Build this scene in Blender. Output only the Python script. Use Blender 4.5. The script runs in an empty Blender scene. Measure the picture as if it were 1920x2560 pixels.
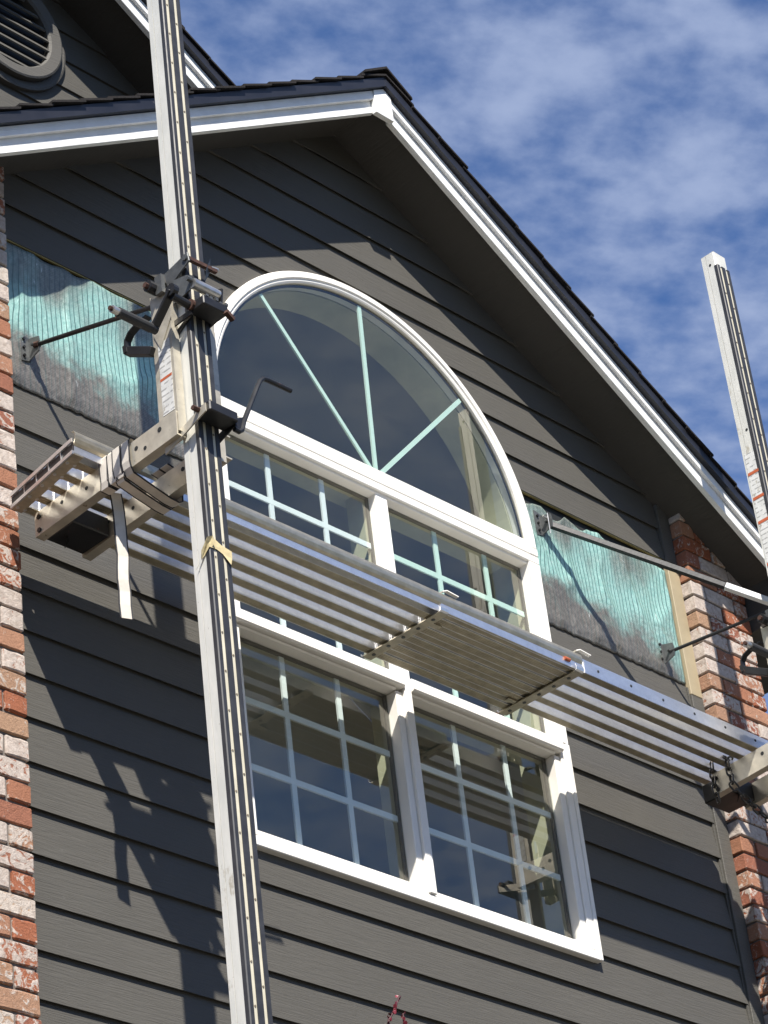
import bpy, bmesh, math, random
from mathutils import Vector, Matrix, noise
random.seed(7)
scn = bpy.context.scene
COL = scn.collection

# ---------------------------------------------------------------- camera
cam_d = bpy.data.cameras.new("camera")
cam = bpy.data.objects.new("camera", cam_d)
COL.objects.link(cam)
R_ = Vector((0.6974, -0.7087, -0.1066)); U_ = Vector((-0.3207, -0.4416, 0.8379)); F_ = Vector((0.6409, 0.5502, 0.5353))
cam.matrix_world = Matrix(((R_.x, U_.x, -F_.x, -6.8907), (R_.y, U_.y, -F_.y, -5.9337), (R_.z, U_.z, -F_.z, 1.6), (0, 0, 0, 1)))
cam_d.sensor_fit = 'HORIZONTAL'; cam_d.sensor_width = 36.0
cam_d.lens = 36.0 * 7016.43 / 1920.0
cam_d.clip_start = 0.1; cam_d.clip_end = 2000.0
scn.camera = cam

# ---------------------------------------------------------------- light
SUN = Vector((-0.74, -1.0, 1.45)).normalized()
EL = math.asin(SUN.z); AZ = math.atan2(SUN.x, SUN.y)
sun_d = bpy.data.lights.new("sun", 'SUN')
sun_d.energy = 4.0; sun_d.angle = math.radians(0.53); sun_d.color = (1.0, 0.945, 0.86)
sun = bpy.data.objects.new("sun", sun_d); COL.objects.link(sun)
sun.rotation_euler = SUN.to_track_quat('Z', 'Y').to_euler()
sun.location = SUN * 50

w = bpy.data.worlds.new("World"); scn.world = w; w.use_nodes = True
nt = w.node_tree; nt.nodes.clear()
def N(nt, t, **k):
    n = nt.nodes.new(t)
    for a, b in k.items():
        if a == 'inp':
            for i, v in b.items(): n.inputs[i].default_value = v
        else: setattr(n, a, b)
    return n
SKY_STRENGTH = 0.05
out = N(nt, 'ShaderNodeOutputWorld'); bg = N(nt, 'ShaderNodeBackground', inp={'Strength': SKY_STRENGTH})
sky = N(nt, 'ShaderNodeTexSky', sky_type='NISHITA', sun_disc=False, sun_elevation=EL, sun_rotation=AZ % (2*math.pi), air_density=1.0, dust_density=0.0, ozone_density=3.0)
tc = N(nt, 'ShaderNodeTexCoord')
sep = N(nt, 'ShaderNodeSeparateXYZ'); nt.links.new(tc.outputs['Generated'], sep.inputs[0])
mz = N(nt, 'ShaderNodeMath', operation='MAXIMUM', inp={1: 0.08}); nt.links.new(sep.outputs['Z'], mz.inputs[0])
dv = [N(nt, 'ShaderNodeMath', operation='DIVIDE') for _ in range(2)]
for d, ax in zip(dv, 'XY'):
    nt.links.new(sep.outputs[ax], d.inputs[0]); nt.links.new(mz.outputs[0], d.inputs[1])
cmb = N(nt, 'ShaderNodeCombineXYZ'); nt.links.new(dv[0].outputs[0], cmb.inputs[0]); nt.links.new(dv[1].outputs[0], cmb.inputs[1])
mp = N(nt, 'ShaderNodeMapping'); mp.inputs['Rotation'].default_value = (0, 0, 0.5); mp.inputs['Scale'].default_value = (1.0, 1.2, 1); mp.inputs['Location'].default_value = (3.1, 1.7, 0)
nt.links.new(cmb.outputs[0], mp.inputs[0])
n0 = N(nt, 'ShaderNodeTexNoise', inp={'Scale': 2.6, 'Detail': 2.0, 'Roughness': 0.5})
n1 = N(nt, 'ShaderNodeTexNoise', inp={'Scale': 11.0, 'Detail': 3.0, 'Roughness': 0.5, 'Distortion': 0.25})
n2 = N(nt, 'ShaderNodeTexNoise', inp={'Scale': 27.0, 'Detail': 5.0, 'Roughness': 0.55})
for n_ in (n0, n1, n2): nt.links.new(mp.outputs[0], n_.inputs[0])
acc = None
for n_, k in ((n0, 0.30), (n1, 0.54), (n2, 0.36)):
    m_ = N(nt, 'ShaderNodeMath', operation='MULTIPLY_ADD', inp={1: k, 2: 0.0}); nt.links.new(n_.outputs[0], m_.inputs[0])
    if acc: nt.links.new(acc, m_.inputs[2])
    acc = m_.outputs[0]
cr = N(nt, 'ShaderNodeValToRGB'); cr.color_ramp.interpolation = 'EASE'
cr.color_ramp.elements[0].position = 0.455; cr.color_ramp.elements[0].color = (0, 0, 0, 1)
cr.color_ramp.elements[1].position = 0.79; cr.color_ramp.elements[1].color = (1, 1, 1, 1)
nt.links.new(acc, cr.inputs[0])
CLOUD = (3.5, 4.25, 6.2, 1)
mx = N(nt, 'ShaderNodeMix', data_type='RGBA'); mx.inputs[7].default_value = CLOUD
fm = N(nt, 'ShaderNodeMath', operation='MULTIPLY', inp={1: 0.85}); nt.links.new(cr.outputs[0], fm.inputs[0])
tint = N(nt, 'ShaderNodeMix', data_type='RGBA', blend_type='MULTIPLY'); tint.inputs[0].default_value = 1.0; tint.inputs[7].default_value = (0.74, 0.95, 1.28, 1)
nt.links.new(sky.outputs[0], tint.inputs[6])
nt.links.new(fm.outputs[0], mx.inputs[0]); nt.links.new(tint.outputs[2], mx.inputs[6])
nt.links.new(mx.outputs[2], bg.inputs[0]); nt.links.new(bg.outputs[0], out.inputs[0])

vs = scn.view_settings
vs.view_transform = 'Standard'; vs.look = 'None'; vs.gamma = 1.0; vs.use_curve_mapping = False
vs.exposure = 1.2
scn.display_settings.display_device = 'sRGB'
scn.render.engine = 'CYCLES'

# ---------------------------------------------------------------- material helpers
def new_mat(name, base=(0.5, 0.5, 0.5), rough=0.5, metal=0.0, spec=0.5):
    m = bpy.data.materials.new(name); m.use_nodes = True
    b = m.node_tree.nodes['Principled BSDF']
    b.inputs['Base Color'].default_value = (*base, 1); b.inputs['Roughness'].default_value = rough
    b.inputs['Metallic'].default_value = metal; b.inputs['Specular IOR Level'].default_value = spec
    return m
class G:
    """small node-graph helper"""
    def __init__(s, m): s.m = m; s.t = m.node_tree; s.b = s.t.nodes['Principled BSDF']
    def n(s, t, **k): return N(s.t, t, **k)
    def l(s, a, b): s.t.links.new(a, b)
    def coord(s, scale=(1, 1, 1), kind='Object', rnd=False):
        tc = s.n('ShaderNodeTexCoord'); mp = s.n('ShaderNodeMapping'); mp.inputs['Scale'].default_value = scale
        s.l(tc.outputs[kind], mp.inputs[0])
        if rnd:
            oi = s.n('ShaderNodeObjectInfo'); v = s.n('ShaderNodeVectorMath', operation='SCALE'); v.inputs[0].default_value = (13.1, 7.7, 29.3)
            s.l(oi.outputs['Random'], v.inputs['Scale']); s.l(v.outputs[0], mp.inputs['Location'])
        return mp.outputs[0]
    def noise(s, co, scale, detail=4, rough=0.55, dist=0.0):
        n = s.n('ShaderNodeTexNoise', inp={'Scale': scale, 'Detail': detail, 'Roughness': rough, 'Distortion': dist}); s.l(co, n.inputs[0]); return n.outputs[0]
    def ramp(s, f, stops, interp='LINEAR'):
        r = s.n('ShaderNodeValToRGB'); r.color_ramp.interpolation = interp
        e = r.color_ramp.elements
        while len(e) < len(stops): e.new(0.5)
        for el, (p, c) in zip(e, stops):
            el.position = p; el.color = (*c, 1) if len(c) == 3 else c
        s.l(f, r.inputs[0]); return r.outputs[0]
    def mix(s, f, a, b, blend='MIX'):
        m = s.n('ShaderNodeMix', data_type='RGBA', blend_type=blend)
        for v, i in ((f, 0), (a, 6), (b, 7)):
            if isinstance(v, (int, float)): m.inputs[i].default_value = v
            elif isinstance(v, tuple): m.inputs[i].default_value = (*v, 1)
            else: s.l(v, m.inputs[i])
        return m.outputs[2]
    def math(s, op, a, b=None, c=None):
        m = s.n('ShaderNodeMath', operation=op)
        for i, v in enumerate((a, b, c)):
            if v is None: continue
            if isinstance(v, (int, float)): m.inputs[i].default_value = v
            else: s.l(v, m.inputs[i])
        return m.outputs[0]
    def bump(s, h, strength=0.3, dist=0.002):
        b = s.n('ShaderNodeBump', inp={'Strength': strength, 'Distance': dist}); s.l(h, b.inputs['Height']); s.l(b.outputs[0], s.b.inputs['Normal'])
    def color(s, c): s.l(c, s.b.inputs['Base Color'])
    def rough(s, c): s.l(c, s.b.inputs['Roughness'])
BLK = (0, 0, 0); WHT = (1, 1, 1)

def m_siding(name, base):
    m = new_mat(name, base, 0.55, 0, 0.22); g = G(m)
    co = g.coord((2.0, 1, 42), rnd=True); gr = g.noise(co, 3.2, 5, 0.6, 1.2)
    co2 = g.coord((1, 1, 1), rnd=True); lo = g.noise(co2, 2.2, 3)
    v = g.math('MULTIPLY_ADD', lo, 0.22, 0.89)
    v2 = g.math('MULTIPLY_ADD', gr, 0.10, 0.95)
    c = g.mix(1.0, base, g.math('MULTIPLY', v, v2), 'MULTIPLY')
    sp = g.ramp(g.noise(g.coord((1, 1, 2.2)), 26, 3), [(0.735, BLK), (0.77, WHT)])
    c = g.mix(g.math('MULTIPLY', sp, 0.2), c, (0.16, 0.155, 0.145)); g.color(c)
    g.bump(g.ramp(gr, [(0.35, BLK), (0.6, WHT)]), 0.55, 0.0016)
    g.rough(g.math('MULTIPLY_ADD', lo, 0.2, 0.42))
    return m
M = {}
M['siding'] = m_siding('siding_paint', (0.088, 0.0835, 0.074))
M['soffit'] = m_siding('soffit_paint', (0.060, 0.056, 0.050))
M['trim_grey'] = m_siding('trim_paint', (0.095, 0.091, 0.081))
def m_white():
    m = new_mat('white_paint', (0.8, 0.8, 0.78), 0.5); g = G(m)
    co = g.coord((1.6, 1.6, 16)); tc = g.n('ShaderNodeTexCoord')
    gr = g.noise(g.coord((3, 3, 60), 'UV'), 2.0, 4, 0.6, 1.0)
    gr2 = g.noise(g.coord((1, 1, 1)), 9, 4)
    g.color(g.ramp(gr2, [(0.3, (0.72, 0.72, 0.70)), (0.6, (0.82, 0.82, 0.80))]))
    wv = g.n('ShaderNodeTexWave', wave_type='BANDS', bands_direction='Y', inp={'Scale': 9.0, 'Distortion': 7.0, 'Detail': 3.0, 'Detail Scale': 1.2})
    g.l(g.coord((0.35, 6.0, 1), 'UV'), wv.inputs[0])
    g.bump(wv.outputs['Fac'], 0.35, 0.002)
    return m
M['white'] = m_white()
def m_plain(name, base, rough=0.5, metal=0.0, var=0.25, sc=12, spec=0.5, bump=0.0, bsc=60, kind='Object', spots=None):
    m = new_mat(name, base, rough, metal, spec); g = G(m)
    co = g.coord((1, 1, 1), kind); n = g.noise(co, sc, 5, 0.6)
    lo = tuple(c * (1 - var) for c in base); hi = tuple(min(1, c * (1 + var)) for c in base)
    c = g.ramp(n, [(0.3, lo), (0.7, hi)])
    if spots:
        col, thr, ssc = spots
        c = g.mix(g.ramp(g.noise(co, ssc, 5, 0.65), [(thr, BLK), (thr + 0.06, WHT)]), c, col)
    g.color(c); g.rough(g.math('MULTIPLY_ADD', n, 0.25, rough - 0.12))
    if bump: g.bump(g.noise(co, bsc, 4), bump, 0.002)
    return m
M['drip'] = m_plain('dark_drip_metal', (0.013, 0.014, 0.02), 0.42, 0.0, 0.3, 7, spots=((0.06, 0.06, 0.065), 0.69, 22))
M['shingle'] = m_plain('asphalt_shingle', (0.02, 0.018, 0.018), 0.95, 0, 0.6, 190, 0.2, 0.8, 400)
M['vinyl'] = m_plain('white_vinyl', (0.80, 0.775, 0.72), 0.4, 0, 0.035, 5, 0.45, spots=((0.55, 0.50, 0.42), 0.74, 18))
M['gasket_dark'] = m_plain('gasket_black', (0.02, 0.02, 0.022), 0.5)  # even near-black for the strips along the pane edges
M['munt_reflect_tint'] = m_plain('reflect_tint_grid_bar', (0.78, 0.82, 0.83), 0.5, 0, 0.03)  # bluish white of bars in reflecting panes, put into their colour
M['munt_sunlit_tint'] = m_plain('sunlit_tint_grid_bar', (0.62, 0.78, 0.71), 0.5, 0, 0.03)  # green of sunlit bars behind tinted glass, put into their colour
M['cream'] = m_plain('cream_jamb', (0.52, 0.50, 0.36), 0.6, 0, 0.1, 8)
M['room'] = m_plain('room_paint', (0.46, 0.46, 0.42), 0.8, 0, 0.05, 3)
M['room_dark'] = m_plain('room_floor', (0.05, 0.05, 0.05), 0.8)
M['pole_alu'] = None
def m_alu_paint():
    m = new_mat('weathered_pole_aluminium', (0.42, 0.41, 0.375), 0.5, 0.08); g = G(m)
    co = g.coord((1, 1, 0.25)); n = g.noise(co, 30, 5, 0.65); n2 = g.noise(g.coord((1, 1, 1)), 9, 4)
    c = g.ramp(n, [(0.3, (0.53, 0.53, 0.49)), (0.72, (0.66, 0.65, 0.60))])
    st = g.ramp(g.noise(g.coord((1, 1, 0.45)), 11, 6, 0.7), [(0.63, BLK), (0.70, WHT)])
    c = g.mix(g.math('MULTIPLY', st, 0.55), c, (0.22, 0.17, 0.09))
    sp = g.ramp(g.noise(g.coord((1, 1, 1)), 95, 2), [(0.72, BLK), (0.75, WHT)])
    c = g.mix(g.math('MULTIPLY', sp, 0.6), c, (0.15, 0.14, 0.12))
    g.color(c); g.rough(g.math('MULTIPLY_ADD', n2, 0.3, 0.35)); g.bump(n, 0.15, 0.001)
    return m
M['pole_alu'] = m_alu_paint()
M['bracket_alu'] = m_plain('worn_bracket_aluminium', (0.50, 0.46, 0.375), 0.45, 0.45, 0.2, 16, 0.5, 0.2, 50, spots=((0.2, 0.16, 0.1), 0.66, 24))
M['rubber'] = m_plain('black_rubber', (0.028, 0.029, 0.033), 0.5, 0, 0.3, 20, spots=((0.09, 0.085, 0.075), 0.70, 45))
M['ivory'] = m_plain('ivory_track', (0.60, 0.56, 0.44), 0.5, 0.1, 0.12, 9, spots=((0.40, 0.28, 0.14), 0.70, 34))
M['screw'] = m_plain('rusty_screw', (0.24, 0.20, 0.15), 0.6, 0.4)
def m_plank(name, base, lo, rough):
    m = new_mat(name, base, rough, 0.92); g = G(m)
    co = g.coord((0.6, 6, 30)); n = g.noise(co, 6, 6, 0.65); n2 = g.noise(g.coord((4, 8, 8)), 5, 4)
    sm = g.ramp(g.noise(g.coord((9, 6, 9)), 5, 5, 0.7, 1.5), [(0.45, BLK), (0.75, WHT)])
    c = g.ramp(n2, [(0.3, lo), (0.7, base)]); c = g.mix(g.math('MULTIPLY', sm, 0.35), c, tuple(x * 0.62 for x in base))
    g.color(c); g.rough(g.math('MULTIPLY_ADD', n, 0.3, rough - 0.15)); g.bump(n, 0.12, 0.001)
    return m
M['plank'] = m_plank('plank_aluminium', (0.86, 0.86, 0.86), (0.74, 0.74, 0.74), 0.36)
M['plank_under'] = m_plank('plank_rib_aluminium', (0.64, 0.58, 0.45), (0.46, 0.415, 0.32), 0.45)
M['steel'] = m_plain('black_steel', (0.011, 0.011, 0.012), 0.45, 0.0, 0.4, 18, 0.5, 0.2, 60, spots=((0.11, 0.045, 0.025), 0.66, 30))
M['rust'] = m_plain('rusty_steel', (0.07, 0.034, 0.024), 0.7, 0.3, 0.4, 40)
M['steel_grey'] = m_plain('grey_steel', (0.12, 0.125, 0.125), 0.5, 0.6, 0.3, 20, 0.5, 0.3, 60, spots=((0.10, 0.05, 0.03), 0.68, 40))
M['chrome'] = m_plain('bright_roller_steel', (0.55, 0.54, 0.52), 0.38, 0.9, 0.15, 30)
M['grip'] = m_plain('black_grip', (0.025, 0.025, 0.026), 0.6)
M['web'] = m_plain('strap_webbing', (0.58, 0.54, 0.48), 0.8, 0, 0.12, 14, 0.3, 0.4, 220)
M['web_edge'] = m_plain('strap_edge', (0.02, 0.021, 0.025), 0.7)
M['tape'] = m_plain('masking_tape', (0.56, 0.47, 0.27), 0.7, 0, 0.2, 40, 0.3, 0.6, 60)
M['chain'] = m_plain('chain_steel', (0.085, 0.08, 0.075), 0.4, 0.7, 0.4, 40)
M['tan'] = m_plain('unpainted_trim', (0.33, 0.272, 0.175), 0.6, 0, 0.12, 6)
M['edge_yellow'] = m_plain('raw_board_edge', (0.33, 0.27, 0.10), 0.6)
M['wrap'] = m_plain('house_wrap', (0.012, 0.014, 0.014), 0.7)
M['mortar'] = m_plain('mortar', (0.16, 0.14, 0.125), 0.95, 0, 0.25, 30, 0.2, 0.7, 90)
M['ground'] = m_plain('ground_concrete', (0.060, 0.055, 0.044), 0.9, 0, 0.2, 0.8, 0.2)
M['stem'] = m_plain('dark_red_stem', (0.06, 0.018, 0.02), 0.6)
M['leaf_red'] = m_plain('burgundy_leaf', (0.16, 0.018, 0.03), 0.45, 0, 0.5, 40)
def m_brick():
    m = new_mat('used_brick', (0.4, 0.2, 0.13), 0.85, 0, 0.3); g = G(m)
    oi = g.n('ShaderNodeObjectInfo'); r = oi.outputs['Random']
    body = g.ramp(r, [(0.0, (0.26, 0.085, 0.042)), (0.22, (0.29, 0.105, 0.055)), (0.42, (0.35, 0.185, 0.115)), (0.6, (0.24, 0.085, 0.052)), (0.78, (0.36, 0.24, 0.155)), (1.0, (0.28, 0.115, 0.065))])
    co = g.coord((1, 1, 1), rnd=True)
    n = g.noise(co, 26, 7, 0.68, 1.4); nf = g.noise(co, 160, 4)
    body = g.mix(1.0, body, g.ramp(nf, [(0.3, (0.8, 0.8, 0.8)), (0.7, (1.12, 1.12, 1.12))]), 'MULTIPLY')
    rr = g.math('FRACT', g.math('MULTIPLY', r, 7.31))
    thr = g.math('MULTIPLY_ADD', rr, 0.34, -0.15)
    sm = g.math('ADD', n, thr)
    smear = g.ramp(sm, [(0.485, BLK), (0.535, WHT)])
    white = g.ramp(g.noise(co, 60, 4), [(0.3, (0.36, 0.315, 0.275)), (0.7, (0.56, 0.51, 0.46))])
    c = g.mix(g.math('MULTIPLY', smear, 0.85), body, white)
    dk = g.ramp(g.noise(co, 75, 4, 0.7), [(0.66, BLK), (0.70, WHT)]); c = g.mix(g.math('MULTIPLY', dk, 0.55), c, (0.12, 0.09, 0.08))
    g.color(c); g.bump(g.math('ADD', g.math('MULTIPLY', n, 1.3), g.math('MULTIPLY', nf, 0.5)), 0.9, 0.004)
    return m
M['brick'] = m_brick()
def m_foil():
    m = new_mat('reflective_foil', (0.3, 0.6, 0.55), 0.36, 0.12); g = G(m)
    tc = g.n('ShaderNodeTexCoord'); sp = g.n('ShaderNodeSeparateXYZ'); g.l(tc.outputs['UV'], sp.inputs[0])
    co = g.coord((1, 1, 1)); v = sp.outputs['Y']; u = sp.outputs['X']
    n = g.noise(g.coord((1.0, 1, 1.2)), 3.4, 5, 0.55, 0.4)
    # grey scuffed areas along the lower edge and smoky patches near the top
    nj = g.noise(g.coord((1, 1, 1)), 30, 5, 0.7); n = g.math('MULTIPLY_ADD', nj, 0.30, g.math('ADD', n, -0.15))
    low = g.ramp(g.math('MULTIPLY_ADD', n, 0.75, g.math('MULTIPLY_ADD', u, 0.10, g.math('MULTIPLY', v, 1.15))), [(0.52, WHT), (0.74, BLK)], 'EASE')
    n3 = g.noise(g.coord((1.3, 1, 0.9)), 3.0, 4, 0.5)
    hi = g.ramp(g.math('MULTIPLY_ADD', n3, 0.9, g.math('MULTIPLY', v, 0.75)), [(0.70, BLK), (0.92, WHT)], 'EASE')
    dark = g.math('MAXIMUM', low, g.math('MULTIPLY', hi, 0.85))
    n4 = g.noise(co, 70, 3); mint = g.ramp(n4, [(0.3, (0.22, 0.42, 0.38)), (0.7, (0.35, 0.56, 0.51))])
    silver = g.ramp(n4, [(0.3, (0.10, 0.092, 0.08)), (0.7, (0.21, 0.195, 0.175))])
    base = g.mix(dark, mint, silver)
    warp = g.math('MULTIPLY_ADD', g.noise(g.coord((1, 1, 0.5)), 6, 2), 0.05, u)
    wv = g.math('SINE', g.math('MULTIPLY', warp, 2 * math.pi / 0.0215))
    st = g.ramp(wv, [(0.70, BLK), (0.94, WHT)])
    base = g.mix(g.math('MULTIPLY', st, g.math('MULTIPLY_ADD', dark, -0.45, 0.85)), base, (0.035, 0.085, 0.085))
    wz = g.math('MULTIPLY', g.math('SINE', g.math('MULTIPLY', v, 2 * math.pi / 0.0105)), g.math('SINE', g.math('MULTIPLY', warp, 2 * math.pi / 0.0108)))
    base = g.mix(g.math('MULTIPLY', g.ramp(wz, [(0.35, BLK), (0.8, WHT)]), g.math('MULTIPLY_ADD', dark, 0.55, 0.10)), base, (0.03, 0.03, 0.028))
    gl = g.ramp(g.noise(g.coord((2.2, 1, 0.8)), 16, 5, 0.7, 1.6), [(0.66, BLK), (0.72, WHT)])  # pale crease glints painted into the foil colour
    base = g.mix(g.math('MULTIPLY', gl, 0.55), base, (0.75, 0.80, 0.78))
    g.color(base)
    g.bump(g.math('ADD', g.noise(g.coord((1.5, 1, 0.7)), 22, 5, 0.6, 1.2), g.math('MULTIPLY', wv, 0.03)), 0.6, 0.006)
    return m
M['foil'] = m_foil()
def m_glass():
    m = bpy.data.materials.new('window_glass'); m.use_nodes = True; t = m.node_tree; t.nodes.clear()
    o = N(t, 'ShaderNodeOutputMaterial'); mx = N(t, 'ShaderNodeMixShader')
    tr = N(t, 'ShaderNodeBsdfTransparent', inp={'Color': (0.84, 0.89, 0.87, 1)}); gl = N(t, 'ShaderNodeBsdfGlossy', inp={'Color': (1.0, 0.96, 0.88, 1), 'Roughness': 0.012})
    lw = N(t, 'ShaderNodeLayerWeight', inp={'Blend': 0.5}); fr = N(t, 'ShaderNodeMath', operation='POWER', inp={1: 4.0}); t.links.new(lw.outputs['Facing'], fr.inputs[0])
    ml = N(t, 'ShaderNodeMath', operation='MULTIPLY_ADD', inp={1: 0.8, 2: 0.125})
    nz = N(t, 'ShaderNodeTexNoise', inp={'Scale': 1.6, 'Detail': 1.0}); tcc = N(t, 'ShaderNodeTexCoord'); t.links.new(tcc.outputs['Object'], nz.inputs[0])
    bp = N(t, 'ShaderNodeBump', inp={'Strength': 0.03, 'Distance': 0.02}); t.links.new(nz.outputs[0], bp.inputs['Height']); t.links.new(bp.outputs[0], gl.inputs['Normal'])
    t.links.new(fr.outputs[0], ml.inputs[0]); t.links.new(ml.outputs[0], mx.inputs[0]); t.links.new(tr.outputs[0], mx.inputs[1]); t.links.new(gl.outputs[0], mx.inputs[2]); t.links.new(mx.outputs[0], o.inputs[0])
    return m
M['glass'] = m_glass()
def m_label():
    m = new_mat('sticker', (0.6, 0.6, 0.57), 0.5); g = G(m)
    tc = g.n('ShaderNodeTexCoord'); sp = g.n('ShaderNodeSeparateXYZ'); g.l(tc.outputs['UV'], sp.inputs[0]); v = sp.outputs['Y']
    rows = g.ramp(g.math('SINE', g.math('MULTIPLY', v, 2 * math.pi * 46)), [(0.6, BLK), (0.7, WHT)])
    brk = g.ramp(g.noise(g.coord((60, 46, 1), 'UV'), 1.0, 2), [(0.45, BLK), (0.5, WHT)])
    base = g.ramp(g.noise(g.coord((1, 1, 1)), 25, 5), [(0.3, (0.50, 0.50, 0.48)), (0.7, (0.66, 0.66, 0.64))])
    c = g.mix(g.math('MULTIPLY', g.math('MULTIPLY', rows, brk), 0.55), base, (0.09, 0.09, 0.09))
    worn = g.ramp(g.noise(g.coord((1, 1, 0.6)), 30, 5, 0.7), [(0.60, BLK), (0.63, WHT)])
    c = g.mix(worn, c, (0.36, 0.34, 0.29)); g.color(c)
    return m
M['label'] = m_label()
M['red'] = m_plain('red_band', (0.42, 0.10, 0.04), 0.5, 0, 0.2, 40)
M['tube_white'] = m_plain('worn_white_sleeve', (0.66, 0.66, 0.64), 0.45, 0, 0.08, 20, spots=((0.03, 0.03, 0.03), 0.68, 40))

# ---------------------------------------------------------------- mesh helpers
class MB:
    def __init__(s): s.v = []; s.f = []
    def add(s, vs, fs):
        o = len(s.v); s.v += [tuple(x) for x in vs]; s.f += [tuple(i + o for i in f) for f in fs]; return s
    def box(s, x0, x1, y0, y1, z0, z1):
        return s.add([(x0, y0, z0), (x1, y0, z0), (x1, y1, z0), (x0, y1, z0), (x0, y0, z1), (x1, y0, z1), (x1, y1, z1), (x0, y1, z1)],
                     [(0, 3, 2, 1), (4, 5, 6, 7), (0, 1, 5, 4), (1, 2, 6, 5), (2, 3, 7, 6), (3, 0, 4, 7)])
    def hexa(s, a, b):   # bottom quad a, top quad b
        return s.add(list(a) + list(b), [(0, 3, 2, 1), (4, 5, 6, 7), (0, 1, 5, 4), (1, 2, 6, 5), (2, 3, 7, 6), (3, 0, 4, 7)])
    def prism(s, poly, vec):
        n = len(poly); vec = Vector(vec); a = [Vector(p) for p in poly]; b = [p + vec for p in a]
        return s.add(a + b, [tuple(range(n))[::-1], tuple(range(n, 2 * n))] + [(i, (i + 1) % n, (i + 1) % n + n, i + n) for i in range(n)])
    def bar(s, p0, p1, w, h=None, up=(0, 0, 1)):
        p0 = Vector(p0); p1 = Vector(p1); d = (p1 - p0).normalized(); upv = Vector(up)
        if abs(d.dot(upv)) > 0.98: upv = Vector((0, 1, 0))
        sx = d.cross(upv).normalized(); sy = sx.cross(d).normalized(); h = h or w
        q = lambda p: [p - sx * w / 2 - sy * h / 2, p + sx * w / 2 - sy * h / 2, p + sx * w / 2 + sy * h / 2, p - sx * w / 2 + sy * h / 2]
        return s.hexa(q(p0), q(p1))
    def tube(s, pts, r, seg=10, caps=True, closed=False):
        pts = [Vector(p) for p in pts]; n = len(pts); rings = []
        rr = r if isinstance(r, (list, tuple)) else [r] * n
        prev = None
        for i, p in enumerate(pts):
            if closed: d = (pts[(i + 1) % n] - pts[i - 1]).normalized()
            else: d = (pts[min(i + 1, n - 1)] - pts[max(i - 1, 0)]).normalized()
            if prev is None:
                a = Vector((0, 0, 1)) if abs(d.z) < 0.9 else Vector((1, 0, 0)); x = d.cross(a).normalized()
            else:
                x = (prev - d * prev.dot(d)).normalized()
            prev = x; y = d.cross(x)
            rings.append([p + (x * math.cos(t) + y * math.sin(t)) * rr[i] for t in [2 * math.pi * k / seg for k in range(seg)]])
        vs = [v for ring in rings for v in ring]; fs = []
        for i in range(n if closed else n - 1):
            j = (i + 1) % n
            for k in range(seg):
                fs.append((i * seg + k, i * seg + (k + 1) % seg, j * seg + (k + 1) % seg, j * seg + k))
        if caps and not closed: fs += [tuple(range(seg))[::-1], tuple(range((n - 1) * seg, n * seg))]
        return s.add(vs, fs)
    def ribbon(s, pts, wv, th=0.003, closed=False):
        """strip following pts; wv = width vector (or list), th = thickness along the local normal"""
        pts = [Vector(p) for p in pts]; n = len(pts); vs = []
        for i, p in enumerate(pts):
            wvv = Vector(wv[i]) if isinstance(wv, list) else Vector(wv)
            d = (pts[(i + 1) % n] - pts[i - 1]) if closed else (pts[min(i + 1, n - 1)] - pts[max(i - 1, 0)])
            nn = d.cross(wvv).normalized() * th / 2; hw = wvv / 2
            vs += [p - hw - nn, p + hw - nn, p + hw + nn, p - hw + nn]
        fs = []
        for i in range(n if closed else n - 1):
            j = (i + 1) % n
            for k in range(4): fs.append((i * 4 + k, i * 4 + (k + 1) % 4, j * 4 + (k + 1) % 4, j * 4 + k))
        if not closed: fs += [(3, 2, 1, 0), (n * 4 - 4, n * 4 - 3, n * 4 - 2, n * 4 - 1)]
        return s.add(vs, fs)
    def mesh(s, name, mat, bevel=0, smooth=False, origin=None, uv=None, recalc=True):
        me = bpy.data.meshes.new(name)
        o = Vector(origin) if origin else Vector((0, 0, 0))
        me.from_pydata([tuple(Vector(v) - o) for v in s.v], [], s.f)
        bm = bmesh.new(); bm.from_mesh(me)
        if recalc: bmesh.ops.recalc_face_normals(bm, faces=bm.faces)
        if bevel:
            ed = [e for e in bm.edges if len(e.link_faces) == 2 and e.calc_face_angle(0) > 0.6]
            bmesh.ops.bevel(bm, geom=ed, offset=bevel, segments=1, affect='EDGES', clamp_overlap=True)
        if uv:
            L = bm.loops.layers.uv.new('UVMap')
            for f in bm.faces:
                for lp in f.loops: lp[L].uv = uv(lp.vert.co + o)
        if smooth:
            for f in bm.faces: f.smooth = True
        bm.to_mesh(me); bm.free()
        me.materials.append(M[mat] if isinstance(mat, str) else mat)
        return me
    def build(s, name, mat, parent=None, **k):
        me = s.mesh(name, mat, **{a: b for a, b in k.items() if a in ('bevel', 'smooth', 'uv', 'recalc')}, origin=k.get('origin'))
        ob = bpy.data.objects.new(name, me); COL.objects.link(ob)
        if k.get('origin'): ob.location = k['origin']
        if parent:
            ob.parent = parent
            ob.matrix_parent_inverse = parent.matrix_world.inverted() if parent.type != 'EMPTY' else Matrix.Translation(-WLOC[parent.name])
            WLOC[ob.name] = Vector((0, 0, 0))
        if k.get('smooth') == 'auto': pass
        return ob
WLOC = {}
def thing(name, loc, label, cat, group=None):
    o = bpy.data.objects.new(name, None); COL.objects.link(o); o.location = loc; o.empty_display_size = 0.1
    WLOC[o.name] = Vector(loc)
    o['label'] = label; o['category'] = cat
    if group: o['group'] = group
    return o
def tag(o, label=None, cat=None, group=None, kind=None):
    for a, b in (('label', label), ('category', cat), ('group', group), ('kind', kind)):
        if b: o[a] = b
    return o
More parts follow.
